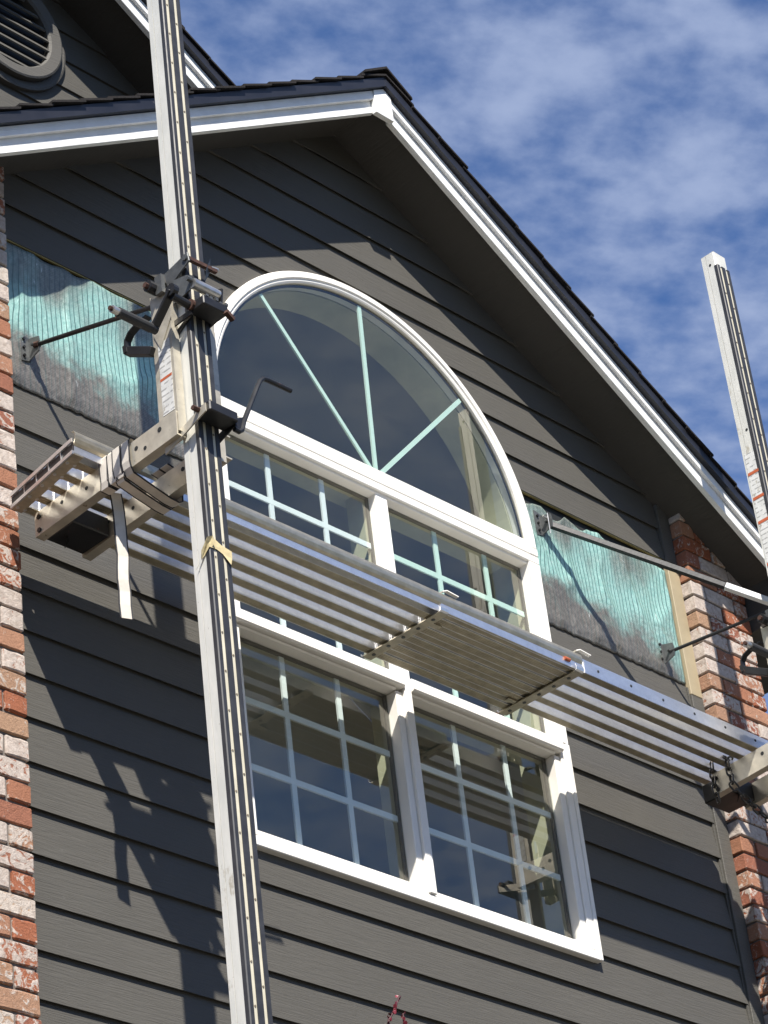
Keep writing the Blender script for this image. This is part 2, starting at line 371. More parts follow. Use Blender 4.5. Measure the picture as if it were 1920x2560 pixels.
def sub(name, me, parent, loc=(0, 0, 0), rot=None, mw=None):
    """link mesh me as a part; parent chain uses plain (world) coordinates minus the root's location"""
    ob = bpy.data.objects.new(name, me); COL.objects.link(ob); ob.parent = parent
    base = WLOC.get(parent.name, Vector((0, 0, 0))) if parent.type == 'EMPTY' else Vector((0, 0, 0))
    ob.location = Vector(loc) - base
    if rot: ob.rotation_euler = rot
    return ob

# ---------------------------------------------------------------- geometry constants
E = 0.159; Z0 = 8.918           # siding exposure and height of the first lap line
ZC, RW = 7.514, 0.905           # arch centre height and outer radius
PK = 9.245; SL = 0.632          # gable soffit peak and slope
XL, XR = -1.90, 1.815           # siding field
def gable(x): return PK - SL * abs(x)

# ================================================================ SETTING
gm = MB().add([(-400, -400, 0), (400, -400, 0), (400, 400, 0), (-400, 400, 0)], [(0, 1, 2, 3)])
tag(gm.build('ground', 'ground'), kind='structure')
M['concrete'] = m_plain('bounce_slab_concrete', (0.32, 0.30, 0.26), 0.9, 0, 0.12, 0.9, 0.2)
tag(MB().add([(2, -17, .004), (15, -17, .004), (15, -2.5, .004), (2, -2.5, .004)], [(0, 1, 2, 3)]).build('bounce_slab', 'concrete'), kind='structure')  # unseen pale slab added so the plank webs mirror brighter ground

# trees across the street, mostly unseen, added to block low sky light
M['foliage'] = m_plain('green_foliage', (0.075, 0.105, 0.022), 0.7, 0, 0.6, 0.35)
def sky_blocking_trees():
    rnd = random.Random(21); m = MB()
    spots = [(-26, -13, 11), (-19, -17, 12), (-12, -19, 11), (-5, -20, 12.5), (2, -20, 11.5), (8, -18, 11), (14, -15, 10.5), (19, -10, 11), (8.6, -9.0, 9.6), (24, -4, 11)]
    for tx, ty, h in spots:
        m.tube([(tx, ty, 0), (tx + .1, ty, h * .35), (tx, ty + .2, h * .75)], [.22, .16, .05], 6)
        cl = [(Vector((rnd.gauss(0, 1), rnd.gauss(0, 1), rnd.uniform(-1, 1))).normalized() * rnd.uniform(.2, 1)) for _ in range(46)]
        for c in cl:
            cc = Vector((tx, ty, h * .60)) + Vector((c.x * 3.4, c.y * 3.4, c.z * h * .38)); r = rnd.uniform(.5, 1.0)
            for _ in range(62):
                p = cc + Vector((rnd.gauss(0, .5), rnd.gauss(0, .5), rnd.gauss(0, .42))) * r
                a = Vector((rnd.uniform(-1, 1), rnd.uniform(-1, 1), rnd.uniform(-.6, .6))).normalized(); b = a.cross(Vector((rnd.uniform(-1, 1), rnd.uniform(-1, 1), 1))).normalized(); sz = rnd.uniform(.10, .24)
                o = len(m.v); m.v += [p - a * sz, p - b * sz * .5, p + a * sz, p + b * sz * .5]; m.f.append((o, o + 1, o + 2, o + 3))
    me = bpy.data.meshes.new('sky_blocking_trees'); me.from_pydata([tuple(v) for v in m.v], [], m.f); me.materials.append(M['foliage'])
    ob = bpy.data.objects.new('sky_blocking_trees', me); COL.objects.link(ob)
    tag(ob, kind='stuff')
sky_blocking_trees()

# ================================================================ GABLE WALL with its lap siding
wall = thing('gable_wall', (0, 0, 0), 'charcoal grey lap sided gable wall around the arched window', 'wall')
def arch_z(x): return ZC + math.sqrt(max(0, 0.893 ** 2 - x * x)) if abs(x) < 0.893 else -99
def sheath():
    xs = [-2.3 + i * 0.05 for i in range(93)]
    m = MB()
    for a, b in zip(xs[:-1], xs[1:]):
        xm = (a + b) / 2; zt = gable(xm) + 0.03
        inside = abs(xm) < 0.885
        if not inside: m.box(a, b, 0.004, 0.02, 0.0, zt)
        else:
            m.box(a, b, 0.004, 0.02, 0.0, 5.70); m.box(a, b, 0.004, 0.02, arch_z(xm) - 0.005, zt)
    return m
sheath().build('sheathing', 'wrap', wall)
def board(x0, x1, i, ncol=1, zcap=None, arch=False):
    zb = Z0 - E * i; zt = zb + E + 0.008
    if zcap: zt = zcap
    xs = [x0 + (x1 - x0) * k / ncol for k in range(ncol + 1)]
    # extra columns where the rake cuts the board
    for z in (zb, zt):
        for sgn in (-1, 1):
            xx = sgn * (PK + 0.01 - z) / SL
            if x0 < xx < x1: xs.append(xx)
    if arch:
        for z in (zb, zt):
            d = 0.893 ** 2 - (z - ZC) ** 2
            if z > ZC and d > 0:
                for sgn in (-1, 1):
                    xx = sgn * math.sqrt(d)
                    if x0 < xx < x1: xs.append(xx)
    if x0 < 0 < x1: xs.append(0.0)
    xs = sorted(set(round(x, 5) for x in xs))
    cols = []
    for x in xs:
        b = max(zb, arch_z(x)) if arch else zb
        t = min(zt, gable(x) + 0.01)
        cols.append((x, b, t))
    m = MB(); th = 0.0150
    def yf(z): return -th + (th - 0.0018) * (z - zb) / E
    idx = []
    for x, b, t in cols:
        if t < b: t = b = min(b, zt)
        r = b + min(0.022, max(0.0, (t - b) * .5))      # hollow behind the butt edge, shaped so the lap line falls dark
        o = len(m.v); m.v += [(x, yf(b), b), (x, yf(t), t), (x, yf(t) + 0.0105, t), (x, yf(b) + 0.0125, r), (x, yf(b) + .0032, r), (x, yf(b) + .0032, b)]; idx.append(o)
    for (a, b), (ca, cb) in zip(zip(idx[:-1], idx[1:]), zip(cols[:-1], cols[1:])):
        if ca[2] - ca[1] < 1e-4 and cb[2] - cb[1] < 1e-4: continue
        m.f += [(a + k, b + k, b + (k + 1) % 6, a + (k + 1) % 6) for k in range(6)]
    a, b = idx[0], idx[-1]
    m.f += [tuple(a + k for k in range(6)), tuple(b + k for k in range(6))[::-1]]
    if not m.f: return
    c = (x0 + x1) / 2
    ob = m.build('siding_board', 'siding', wall, origin=(c, 0, zb))
    ob.rotation_euler = (random.uniform(-.006, .004), random.uniform(-.0007, .0007), random.uniform(-.0004, .0004))
    return ob
for i in range(-2, 54):
    zb = Z0 - E * i; zt = zb + E
    if zb < 0.15: break
    rx = (PK + 0.01 - zb) / SL
    xl, xr = max(XL, -rx), min(XR, rx)
    if 8 <= i <= 11: continue                              # four courses are stripped off here
    if zb > ZC:
        if zb > ZC + 0.893: board(xl, xr, i)
        else:
            a = math.sqrt(max(0, 0.893 ** 2 - (zt - ZC) ** 2)) if zt < ZC + 0.893 else 0
            if a == 0: board(xl, xr, i, 26, arch=True)
            else:
                b = math.sqrt(0.893 ** 2 - (zb - ZC) ** 2)
                board(xl, -a, i, 20, arch=True); board(a, xr, i, 20, arch=True)
    elif zt > 5.70:
        cap = Z0 - E * i + E + (0.030 if i == 12 else 0.008)
        if zb < 5.70:
            board(xl, -0.893, i); board(0.893, xr, i); board(-0.893, 0.893, i, zcap=5.70)
        else:
            board(xl, -0.893, i, zcap=cap); board(0.893, xr, i, zcap=cap)
    else: board(xl, xr, i)
# raw edge showing under the board above the stripped strip
for x0, x1 in ((-1.86, -0.80), (0.86, 1.80)):
    MB().box(x0, x1, -0.0115, -0.002, Z0 - E * 7 - 0.005, Z0 - E * 7 - 0.0005).build('raw_board_edge', 'edge_yellow', wall)
# vertical trim boards
MB().box(1.817, 1.893, -0.022, 0.003, 0.1, 7.135).build('trim_board', 'trim_grey', wall, bevel=0.002)
MB().box(1.817, 1.893, -0.022, 0.003, 7.80, 8.09).build('trim_board', 'trim_grey', wall, bevel=0.002)
tag(MB().box(1.817, 1.893, -0.022, 0.003, 7.137, 7.798).build('trim_board', 'tan', wall, bevel=0.002), 'unpainted tan stretch of the vertical trim board')
MB().box(1.806, 1.8165, -0.012, 0.003, 0.1, 7.17).build('caulk_bead', 'trim_grey', wall)

# radiant barrier foil where the boards are missing
def foil(x0, x1, label, seed, rag):
    nx, nz = 90, 46; m = MB(); zb, zt = 7.185, 7.80
    for j in range(nz + 1):
        for i in range(nx + 1):
            u = i / nx; x = x0 + (x1 - x0) * u
            top = zt - rag * (0.35 + 0.65 * abs(noise.noise((x * 7 + seed, 0, 0)))) - rag * 0.5 * (0.5 + 0.5 * math.sin(x * 38 + seed)) * (0.3 + 0.7 * abs(noise.noise((x * 3 + seed * 2, 4, 0))))
            bot = zb + 0.008 * noise.noise((x * 40, seed, 2))
            z = bot + (top - bot) * j / nz
            a = 0.5 * noise.noise((x * 7 + z * 2.5 + seed, z * 4.5, 0.3)) + 0.3 * noise.noise((x * 19, z * 8, seed))
            rid = 1 - abs(noise.noise((x * 4.5 + seed, z * 3.2 + x * 2, 5)))
            y = -0.012 - 0.011 * a - 0.010 * rid ** 6
            e = min(1, (x - x0) / 0.02, (x1 - x) / 0.02, j / 3)
            m.v.append((x, -0.004 + (y + 0.004) * max(0.15, e), z))
    for j in range(nz):
        for i in range(nx):
            a = j * (nx + 1) + i; m.f.append((a, a + 1, a + nx + 2, a + nx + 1))
    ob = m.build('foil_sheet', 'foil', origin=((x0 + x1) / 2, 0, 7.2), smooth=True, uv=lambda c: (c.x - x0, (c.z - zb)))
    tag(ob, label, 'foil sheet', 'foil sheets where siding is stripped')
    md = ob.modifiers.new('thickness', 'SOLIDIFY'); md.thickness = 0.001; md.offset = 1
    return ob
foil(-1.87, -0.895, 'wrinkled mint green foil sheet between the left brick pier and the near scaffold pole', 3.0, 0.03)
foil(0.895, 1.812, 'wrinkled mint green foil sheet right of the arched window below the tube brace', 11.0, 0.085)

# ================================================================ BRICK PIERS
def brick_mesh(L, D, Hh, seed):
    rnd = random.Random(seed); bm = bmesh.new()
    bmesh.ops.create_cube(bm, size=1)
    for v in bm.verts: v.co = Vector((v.co.x * L, v.co.y * D, v.co.z * Hh))
    bmesh.ops.subdivide_edges(bm, edges=[e for e in bm.edges if abs(e.verts[0].co.x - e.verts[1].co.x) > L * 0.5], cuts=2)
    bmesh.ops.bevel(bm, geom=[e for e in bm.edges if e.calc_face_angle(0) > 0.5], offset=0.004, segments=1, affect='EDGES')
    for v in bm.verts: v.co += Vector((rnd.uniform(-1, 1), rnd.uniform(-1, 1), rnd.uniform(-1, 1))) * 0.0018
    me = bpy.data.meshes.new('brick'); bm.to_mesh(me); bm.free(); me.materials.append(M['brick']); return me
BM = {}
def get_brick(L, D):
    k = (round(L, 3), round(D, 3))
    if k not in BM: BM[k] = [brick_mesh(L, D, 0.0665, s) for s in range(5)]
    return random.choice(BM[k])
CO = 0.0768
def pier(x0, x1, yf, yb, z0, z1, label, phase, joints, clip=None):
    root = thing('brick_pier', ((x0 + x1) / 2, (yf + yb) / 2, 0), label, 'brick pier')
    tz = z1 - 0.03
    if clip:
        MB().hexa([(x0 + .01, yf + .01, 0), (x1 - .01, yf + .01, 0), (x1 - .01, yb, 0), (x0 + .01, yb, 0)],
                  [(x0 + .01, yf + .01, clip(x0 + .01) + .02), (x1 - .01, yf + .01, clip(x1 - .01) + .02), (x1 - .01, yb, clip(x1 - .01) + .02), (x0 + .01, yb, clip(x0 + .01) + .02)]).build('mortar', 'mortar', root)
    n = int((z1 - z0) / CO) + 1
    for c in range(n):
        z = z0 + c * CO
        xs = joints[(c + phase) % 2]
        for a, b in zip(xs[:-1], xs[1:]):
            L = b - a - 0.010; xm = (a + b) / 2
            if clip and z - 0.03 > clip(xm) + 0.06: continue
            me = get_brick(L, yb - yf)
            ob = sub('brick', me, root, (xm, (yf + yb) / 2 + random.uniform(-.002, .002), z + random.uniform(-.001, .001)), (random.uniform(-.004, .004), random.uniform(-.006, .006), random.uniform(-.008, .008)))
    return root
YF, YB = -0.075, 0.0
pier(1.897, 2.287, YF, YB, 4.52, 8.1, 'tall brick pier right of the grey siding under the eave end', 0,
     [(1.892, 2.092, 2.292), (1.892, 1.992, 2.192, 2.292)], clip=lambda x: gable(x))
pier(-2.67, -1.872, YF, YB, 4.50, 8.2, 'brick pier at the left edge beside the grey siding', 1,
     [(-2.667, -2.467, -2.267, -2.067, -1.867), (-2.567, -2.367, -2.167, -1.967, -1.867)], clip=lambda x: gable(x))

# ================================================================ ROOFS
def slope_slab(m, xr, zp, sgn, xa, xb, ya, yb, d0, d1):
    """slab between vertical offsets d0..d1 of a roof slope, from |x-xr|=xa to xb"""
    q = lambda y, d: [(xr + sgn * xa, y, zp - SL * xa + d), (xr + sgn * xb, y, zp - SL * xb + d)]
    a0 = q(ya, d0); a1 = q(ya, d1); b0 = q(yb, d0); b1 = q(yb, d1)
    return m.hexa([a0[0], a0[1], b0[1], b0[0]], [a1[0], a1[1], b1[1], b1[0]])
def make_roof(root, xr, zp, yw, spans, block=True, yback=2.0, shingle_len=0.9):
    yo = yw - 0.28
    for sgn, xe in spans:
        uvf = lambda c, s=sgn: ((c.x - xr) * 1.18, c.z + SL * s * (c.x - xr) + c.y)
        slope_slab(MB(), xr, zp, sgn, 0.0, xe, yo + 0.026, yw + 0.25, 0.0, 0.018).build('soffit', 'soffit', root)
        slope_slab(MB(), xr, zp, sgn, 0.045, xe, yo, yo + 0.025, -0.056, 0.052).build('rake_board', 'white', root, uv=uvf, bevel=0.0015)
        slope_slab(MB(), xr, zp, sgn, 0.045, xe, yo - 0.018, yo - 0.001, 0.008, 0.054).build('rake_trim', 'white', root, uv=uvf, bevel=0.0015)
        slope_slab(MB(), xr, zp, sgn, -0.002 * (sgn > 0), xe, yo - 0.042 - .0005 * (sgn > 0), yo + 0.005, 0.056, 0.104).build('drip_edge', 'drip', root)
        slope_slab(MB(), xr, zp, sgn, 0.0, xe + 0.05, yo - 0.030, yback, 0.0545 + 0.02, 0.1035).build('roof_deck', 'shingle', root)
        k = 0; d = 0.0
        rnd = random.Random(int(xr * 100) + sgn)
        while True:
            a = max(0.0, d - 0.004); b = d + 0.155
            if b > xe + 0.06: break
            ext = rnd.uniform(0, 0.010); lift = rnd.uniform(0, 0.006); y0 = yo - 0.050 - ext
            lo, hi = 0.106, 0.116
            q = lambda y, x, o: (xr + sgn * x, y, zp - SL * x + o)
            lf = 0.010 + lift
            MB().hexa([q(y0, a, lo), q(y0, b, lo + lf), q(yback, b, lo + lf), q(yback, a, lo)],
                      [q(y0, a, hi), q(y0, b, hi + lf), q(yback, b, hi + lf), q(yback, a, hi)]).build('shingle', 'shingle', root)
            d += 0.145 * rnd.uniform(0.93, 1.07)
    # ridge caps
    y = yo - 0.06; c = 0
    while y < min(yback, yw + 1.0):
        m = MB(); o = 0.128 + 0.004 * (c % 2); 
        for sgn in (-1, 1):
            q = lambda yy, x, oo: (xr + sgn * x, yy, zp - SL * x * 0.93 + oo)
            m.hexa([q(y, 0.0, o + .012), q(y, 0.14, o), q(y + .22, 0.14, o), q(y + .22, 0.0, o)], [q(y, 0.0, o + .024), q(y, 0.14, o + .012), q(y + .22, 0.14, o + .010), q(y + .22, 0.0, o + .012)])
        m.build('ridge_cap', 'shingle', root); y += 0.15; c += 1
    if block:
        xb0, xb1 = xr - 0.062, xr + 0.042
        t = 0.052
        MB().prism([(xb0, yo - .025, zp - 0.105), (xb1, yo - .025, zp - 0.105), (xb1, yo - .025, zp - SL * (xb1 - xr) + t), (xr, yo - .025, zp + t), (xb0, yo - .025, zp - SL * (xr - xb0) + t)], (0, 0.0235, 0)).build('ridge_block', 'white', root, bevel=0.0015,
            uv=lambda c: (c.z, c.x))
roof = thing('gable_roof', (0, 0.5, 8.0), 'lower gable roof with white rake boards and black shingles over the arched window', 'roof')
make_roof(roof, 0.0, PK, 0.0, [(-1, 2.9), (1, 2.45)], yback=0.69)
# boxed eave end behind the right pier
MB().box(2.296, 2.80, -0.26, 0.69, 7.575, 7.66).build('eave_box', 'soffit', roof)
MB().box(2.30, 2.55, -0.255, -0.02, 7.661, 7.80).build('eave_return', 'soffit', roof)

UPW = 0.70; UXR, UPK = -1.18, 10.197
uwall = thing('upper_gable_wall', (-1.18, UPW, 0), 'upper grey gable wall set back behind the lower roof', 'wall')
MB().prism([(-4.2, UPW + .004, 6.55), (0, UPW + .004, 9.20), (2.6, UPW + .004, 7.57), (2.6, UPW + .004, UPK - SL * (2.6 - UXR)), (UXR, UPW + .004, UPK + .02), (-4.2, UPW + .004, UPK - SL * (4.2 + UXR))], (0, 0.02, 0)).build('sheathing', 'wrap', uwall)
UZ0 = 9.69 - 0.0
for k in range(-9, 8):
    zb = 9.690 + (-k) * E * 1.0
    zb = 9.675 - E * k
    rx = (UPK + 0.01 - zb) / SL
    if rx <= 0.02 or zb < 8.0: continue
    zt = zb + E + 0.008; rt = max(0.0, (UPK + 0.01 - zt) / SL); th = 0.0125
    poly = [(UXR - rx, zb), (UXR + rx, zb), (UXR + rt, min(zt, UPK)), (UXR - rt, min(zt, UPK))]
    if zb < 9.0:                                           # the lower roof covers the rest of these boards
        xe = -(PK - zt) / SL + .12; poly[1] = (xe, zb); poly[2] = (xe, poly[2][1])
    yf = lambda z: UPW - th + (th - .0018) * (z - zb) / E
    MB().hexa([(poly[0][0], yf(zb), zb), (poly[1][0], yf(zb), zb), (poly[1][0], yf(zb) + .0105, zb), (poly[0][0], yf(zb) + .0105, zb)],
              [(poly[3][0], yf(poly[3][1]), poly[3][1]), (poly[2][0], yf(poly[2][1]), poly[2][1]), (poly[2][0], yf(poly[2][1]) + .0105, poly[2][1]), (poly[3][0], yf(poly[3][1]) + .0105, poly[3][1])]).build('siding_board', 'siding', uwall, origin=(UXR, UPW, zb))
uroof = thing('gable_roof', (UXR, UPW, 9.0), 'upper gable roof behind with white rake board at the top of the picture', 'roof')
make_roof(uroof, UXR, UPK, UPW, [(-1, 2.6), (1, 2.4)], yback=3.5)

# round gable vent
vent = thing('round_vent', (-1.185, UPW - 0.03, 9.675), 'round louvred grey gable vent in the upper wall', 'vent')
VX, VZ = -1.185, 9.672
def ring(prof, n=72):
    m = MB()
    for i in range(n):
        t = 2 * math.pi * i / n
        for r, y in prof: m.v.append((VX + r * math.cos(t), y, VZ + r * math.sin(t)))
    k = len(prof)
    for i in range(n):
        for j in range(k):
            a = i * k + j; b = i * k + (j + 1) % k; c = ((i + 1) % n) * k
            m.f.append((a, b, c + (j + 1) % k, c + j))
    return m
y = UPW
M['vent_paint'] = m_siding('vent_paint', (0.095, 0.091, 0.083))
ring([(.316, y - .005), (.316, y - .030), (.306, y - .034), (.278, y - .030), (.278, y - .003)]).build('outer_ring', 'vent_paint', vent, smooth=False)
ring([(.276, y - .005), (.276, y - .058), (.268, y - .062), (.222, y - .055), (.213, y - .045), (.213, y - .003)]).build('inner_ring', 'vent_paint', vent)
MB().add([(VX + .22 * math.cos(t), y - .0135, VZ + .22 * math.sin(t)) for t in [2 * math.pi * i / 40 for i in range(40)]], [tuple(range(40))]).build('backing', 'wrap', vent)
for k in range(8):
    z = VZ - 0.185 + k * 0.0535; hw = math.sqrt(max(0.001, .214 ** 2 - (z - VZ + .005) ** 2))
    MB().hexa([(VX - hw, y - .050, z - .020), (VX + hw, y - .050, z - .020), (VX + hw, y - .044, z - .024), (VX - hw, y - .044, z - .024)],
              [(VX - hw, y - .036, z + .006), (VX + hw, y - .036, z + .006), (VX + hw, y - .030, z + .002), (VX - hw, y - .030, z + .002)]).build('louvre', 'vent_paint', vent)

# ================================================================ WINDOW
win = thing('arched_window', (0, 0, 5.7), 'large white vinyl window assembly with a half round arch on top', 'window')
def arch_sweep(prof, n=64, a0=0.0, a1=math.pi):
    m = MB(); k = len(prof)
    for i in range(n + 1):
        t = a0 + (a1 - a0) * i / n
        for r, yy in prof: m.v.append((r * math.cos(t), yy, ZC + r * math.sin(t)))
    for i in range(n):
        for j in range(k):
            a = i * k; m.f.append((a + j, a + (j + 1) % k, a + k + (j + 1) % k, a + k + j))
    m.f += [tuple(range(k)), tuple(range(n * k, n * k + k))[::-1]]
    return m
arch_sweep([(.907, .01), (.907, -.024), (.899, -.031), (.876, -.031), (.871, -.024), (.863, -.025), (.856, -.021), (.853, .034), (.88, .034)]).build('arch_frame', 'vinyl', win)
def fbox(name, x0, x1, y0, y1, z0, z1, mat='vinyl', bevel=0.003, parent=None):
    return MB().box(x0, x1, y0, y1, z0, z1).build(name, mat, parent or win, bevel=bevel)
fbox('arch_jamb', .853, .906, -.031, .034, 7.4765, ZC - .0005); fbox('arch_jamb', -.906, -.853, -.031, .034, 7.4765, ZC - .0005)
fbox('arch_sill', -.852, .852, -.029, .034, 7.4765, 7.540); fbox('arch_sill_lip', -.8515, .8515, -.020, .033, 7.5405, 7.549)
# half round glass
def half_disc(r, yy, z0):
    a0 = math.asin((z0 - ZC) / r); ts = [a0 + (math.pi - 2 * a0) * i / 48 for i in range(49)]
    return MB().add([(r * math.cos(t), yy, ZC + r * math.sin(t)) for t in ts], [tuple(range(49))])
half_disc(.856, -.011, 7.54).build('arch_pane', 'glass', win, recalc=False)
arch_sweep([(.8525, -.0095), (.8525, .000), (.845, .000), (.845, -.0095)], a0=.04, a1=math.pi - .04).build('arch_gasket', 'gasket_dark', win)
for x0, z0, x1, z1 in ((.060, 7.552, .622, 8.150), (.015, 7.552, .042, 8.362), (-.03, 7.552, -.550, 8.165)):
    pass
for ang, lb in ((46.7, 0), (88.4, 1), (130.6, 2)):
    t = math.radians(ang); d = Vector((math.cos(t), 0, math.sin(t))); c0 = Vector((-0.003, -.0045, 7.520))
    MB().bar(c0 + d * .03, Vector((-.003, -.0045, ZC)) + d * .846, .008, .019, up=Vector((-d.z, 0, d.x))).build('fan_bar', 'munt_sunlit_tint', win)
# middle unit
fbox('head_frame', -.906, .906, -.030, .034, 7.4385, 7.4740)
fbox('head_lip', -.842, .842, -.019, .033, 7.4285, 7.438)
fbox('jamb', .842, .9055, -.031, .034, 6.6125, 7.438); fbox('jamb', -.9055, -.842, -.031, .034, 6.6125, 7.438)
fbox('mullion', -.034, .031, -.016, .034, 6.6125, 7.4375)
for x0, x1, col, vs_ in ((-.841, -.035, 'munt_reflect_tint', (-.570, -.286)), (.032, .841, 'munt_sunlit_tint', (.337, .629))):
    MB().add([(x0, .022, 6.613), (x1, .022, 6.613), (x1, .022, 7.43), (x0, .022, 7.43)], [(0, 1, 2, 3)]).build('pane', 'glass', win, recalc=False)
    for a, b, c, d in ((x0, x0 + .012, 6.613, 7.428), (x1 - .012, x1, 6.613, 7.428), (x0 + .012, x1 - .012, 7.416, 7.428)):
        MB().box(a, b, .024, .033, c, d).build('gasket', 'gasket_dark', win)
    for xv in vs_: MB().box(xv - .012, xv + .012, .028, .035, 6.614, 7.4275).build('grid_bar', col, win)
    for zh in (7.207, 6.944): MB().box(x0, x1, .0275, .0345, zh - .012, zh + .012).build('grid_bar', col, win)
# lower slider units
for s0, s1, gl0, gl1, vs_ in ((-.905, -.036, -.855, -.072, (-.602, -.325)), (.004, .905, .042, .811, (.290, .571))):
    hx0, hx1 = (s0, s1 - .004) if s0 < 0 else (s0 + .002, .846)
    MB().prism([(hx0, -.050, 6.567), (hx0, -.044, 6.560), (hx0, .034, 6.556), (hx0, .034, 6.612), (hx0, -.042, 6.612), (hx0, -.050, 6.606)], (hx1 - hx0, 0, 0)).build('head_frame', 'vinyl', win)
    MB().prism([(hx0, -.030, 6.555), (hx0, -.024, 6.548), (hx0, .034, 6.548), (hx0, .034, 6.5555)], (hx1 - hx0 - .03, 0, 0)).build('head_track', 'vinyl', win)
    MB().add([(gl0 - .01, .020, 5.76), (gl1 + .006, .020, 5.76), (gl1 + .006, .020, 6.55), (gl0 - .01, .020, 6.55)], [(0, 1, 2, 3)]).build('pane', 'glass', win, recalc=False)
    for a, b, c, d in ((gl0, gl0 + .012, 5.768, 6.547), (gl1 - .014, gl1, 5.768, 6.547), (gl0 + .012, gl1 - .014, 6.535, 6.547)):
        MB().box(a, b, .022, .032, c, d).build('gasket', 'gasket_dark', win)
    for xv in vs_: MB().box(xv - .012, xv + .012, .026, .034, 5.768, 6.547).build('grid_bar', 'munt_reflect_tint', win)
    for zh in (6.300, 6.038): MB().box(gl0, gl1, .0255, .0335, zh - .012, zh + .012).build('grid_bar', 'munt_reflect_tint', win)
fbox('jamb', .814, .846, -.022, .034, 5.7365, 6.5475); fbox('jamb', .8465, .884, -.030, .034, 5.7375, 6.6115); fbox('jamb_flange', .8845, .906, -.034, .02, 5.7, 6.6118)
fbox('jamb', -.906, -.858, -.031, .034, 5.7375, 6.5555)
fbox('sash_stile', -.070, -.0365, -.026, .034, 5.7365, 6.5475); fbox('mullion', -.036, .003, -.040, .034, 5.7375, 6.6113)
fbox('sill', -.906, .884, -.033, .034, 5.699, 5.736); fbox('sash_rail', -.857, -.0715, -.016, .034, 5.7365, 5.769); fbox('sash_rail', .004, .8125, -.012, .034, 5.7365, 5.767)
# interior jambs seen through the glass
arch_sweep([(.848, .037), (.848, .17), (.90, .17), (.90, .037)]).build('interior_jamb', 'cream', win)
for a, b in ((.835, .90), (-.90, -.835)):
    MB().box(a, b, .037, .17, 5.70, ZC - .001).build('interior_jamb', 'cream', win)
MB().box(-.045, .035, .037, .13, 5.76, 7.47).build('interior_mullion', 'cream', win)
MB().box(-.834, .834, .037, .17, 7.47, 7.545).build('interior_rail', 'cream', win)
MB().box(-.834, .834, .0375, .12, 6.55, 6.61).build('interior_rail', 'cream', win)

# room behind the glass, vaulted under the roof
room = thing('interior_room', (0, 1, 5), 'dim interior room seen through the window panes', 'room')
cz = lambda x: gable(x) - .09
sec = [(-2.2, 5.0), (2.2, 5.0), (2.2, cz(2.2)), (0, cz(0)), (-2.2, cz(2.2))]
MB().prism([(x, 1.9, z) for x, z in sec], (0, .04, 0)).build('back_wall', 'room', room)
for sg in (-1, 1):
    MB().box(*sorted((sg * 2.2, sg * 2.23)), .18, 1.899, 5.0, cz(2.2)).build('side_wall', 'room', room)
    MB().hexa([(0, .18, cz(0)), (sg * 2.2, .18, cz(2.2)), (sg * 2.2, 1.899, cz(2.2)), (0, 1.899, cz(0))], [(0, .18, cz(0) + .02), (sg * 2.2, .18, cz(2.2) + .02), (sg * 2.2, 1.899, cz(2.2) + .02), (0, 1.899, cz(0) + .02)]).build('ceiling', 'room', room)
MB().box(-2.2, 2.2, .18, 1.899, 4.95, 4.999).build('floor', 'room_dark', room)
m = MB()
for a in [x * .05 - 2.2 for x in range(88)]:
    xm = a + .025; zt = cz(abs(xm) + .025)
    if abs(xm) < .88: m.box(a, a + .05, .175, .1795, min(zt - .01, arch_z(xm) - .02), zt); m.box(a, a + .05, .175, .1795, 4.95, 5.71)
    else: m.box(a, a + .05, .175, .1795, 4.95, zt)
m.build('front_wall', 'room', room)

# ================================================================ SCAFFOLD POLES
PW, PD = 0.080, 0.074
def pole(x0, y0, ztop, label, labelled, zr):
    root = thing('scaffold_pole', (x0 + PW / 2, y0 + PD / 2, 0), label, 'scaffold pole', 'pump jack scaffold poles')
    x1, y1 = x0 + PW, y0 + PD; g0, g1 = y0 + .050, y0 + .0525
    prof = [(x0 + .004, y0 + .0062), (x1, y0 + .0062), (x1, y1), (x0, y1), (x0, g1), (x0 + .003, g1), (x0 + .003, g0), (x0, g0), (x0, y0 + .010)]
    MB().prism([(a, b, 0) for a, b in prof], (0, 0, ztop)).build('body', 'pole_alu', root)
    fr = [(0.0, .19), (.365, .665), (.83, 1.0)]
    for a, b in fr:
        xa, xb = x0 + PW * a - (.0015 if a == 0 else 0), x0 + PW * b + (.003 if b == 1 else 0)
        m = MB()
        if a == 0: m.prism([(xa, y0 + .016, .05), (xa, y0 + .001, .05), (xa + .003, y0 - .002, .05), (xb, y0 - .002, .05), (xb, y0 + .006, .05), (xa + .0014, y0 + .0061, .05), (xa + .0014, y0 + .016, .05)], (0, 0, zr - .05))
        else: m.box(xa, xb, y0 - .002, y0 + .006, .05, zr)
        m.build('rubber_strip', 'rubber', root)
    scr = MB(); nn = 0
    for si, (a, b) in enumerate(((.192, .363), (.667, .828))):
        MB().box(x0 + PW * a, x0 + PW * b, y0 + .0005, y0 + .006, .05, zr - .01).build('ivory_track', 'ivory', root)
        z = 4.2 + .065 * si
        while z < zr - .03:
            c = Vector((x0 + PW * (a + b) / 2, y0, z)); r = .0036
            scr.add([c + Vector((r * math.cos(t), -.0012, r * math.sin(t))) for t in [2 * math.pi * i / 8 for i in range(8)]] + [c + Vector((r * math.cos(t), .001, r * math.sin(t))) for t in [2 * math.pi * i / 8 for i in range(8)]],
                    [tuple(range(8))] + [(i, (i + 1) % 8, 8 + (i + 1) % 8, 8 + i) for i in range(8)]); z += .131
    tag(scr.build('screw_row', 'screw', root), kind='stuff')
    return root, x0, x1, y0, y1
LX, LY = -1.842, -0.900
pole(LX, LY, 8.96, 'near tall grey aluminium scaffold pole crossing the left of the window', False, 8.90)
RX, RY = 1.500, -0.780
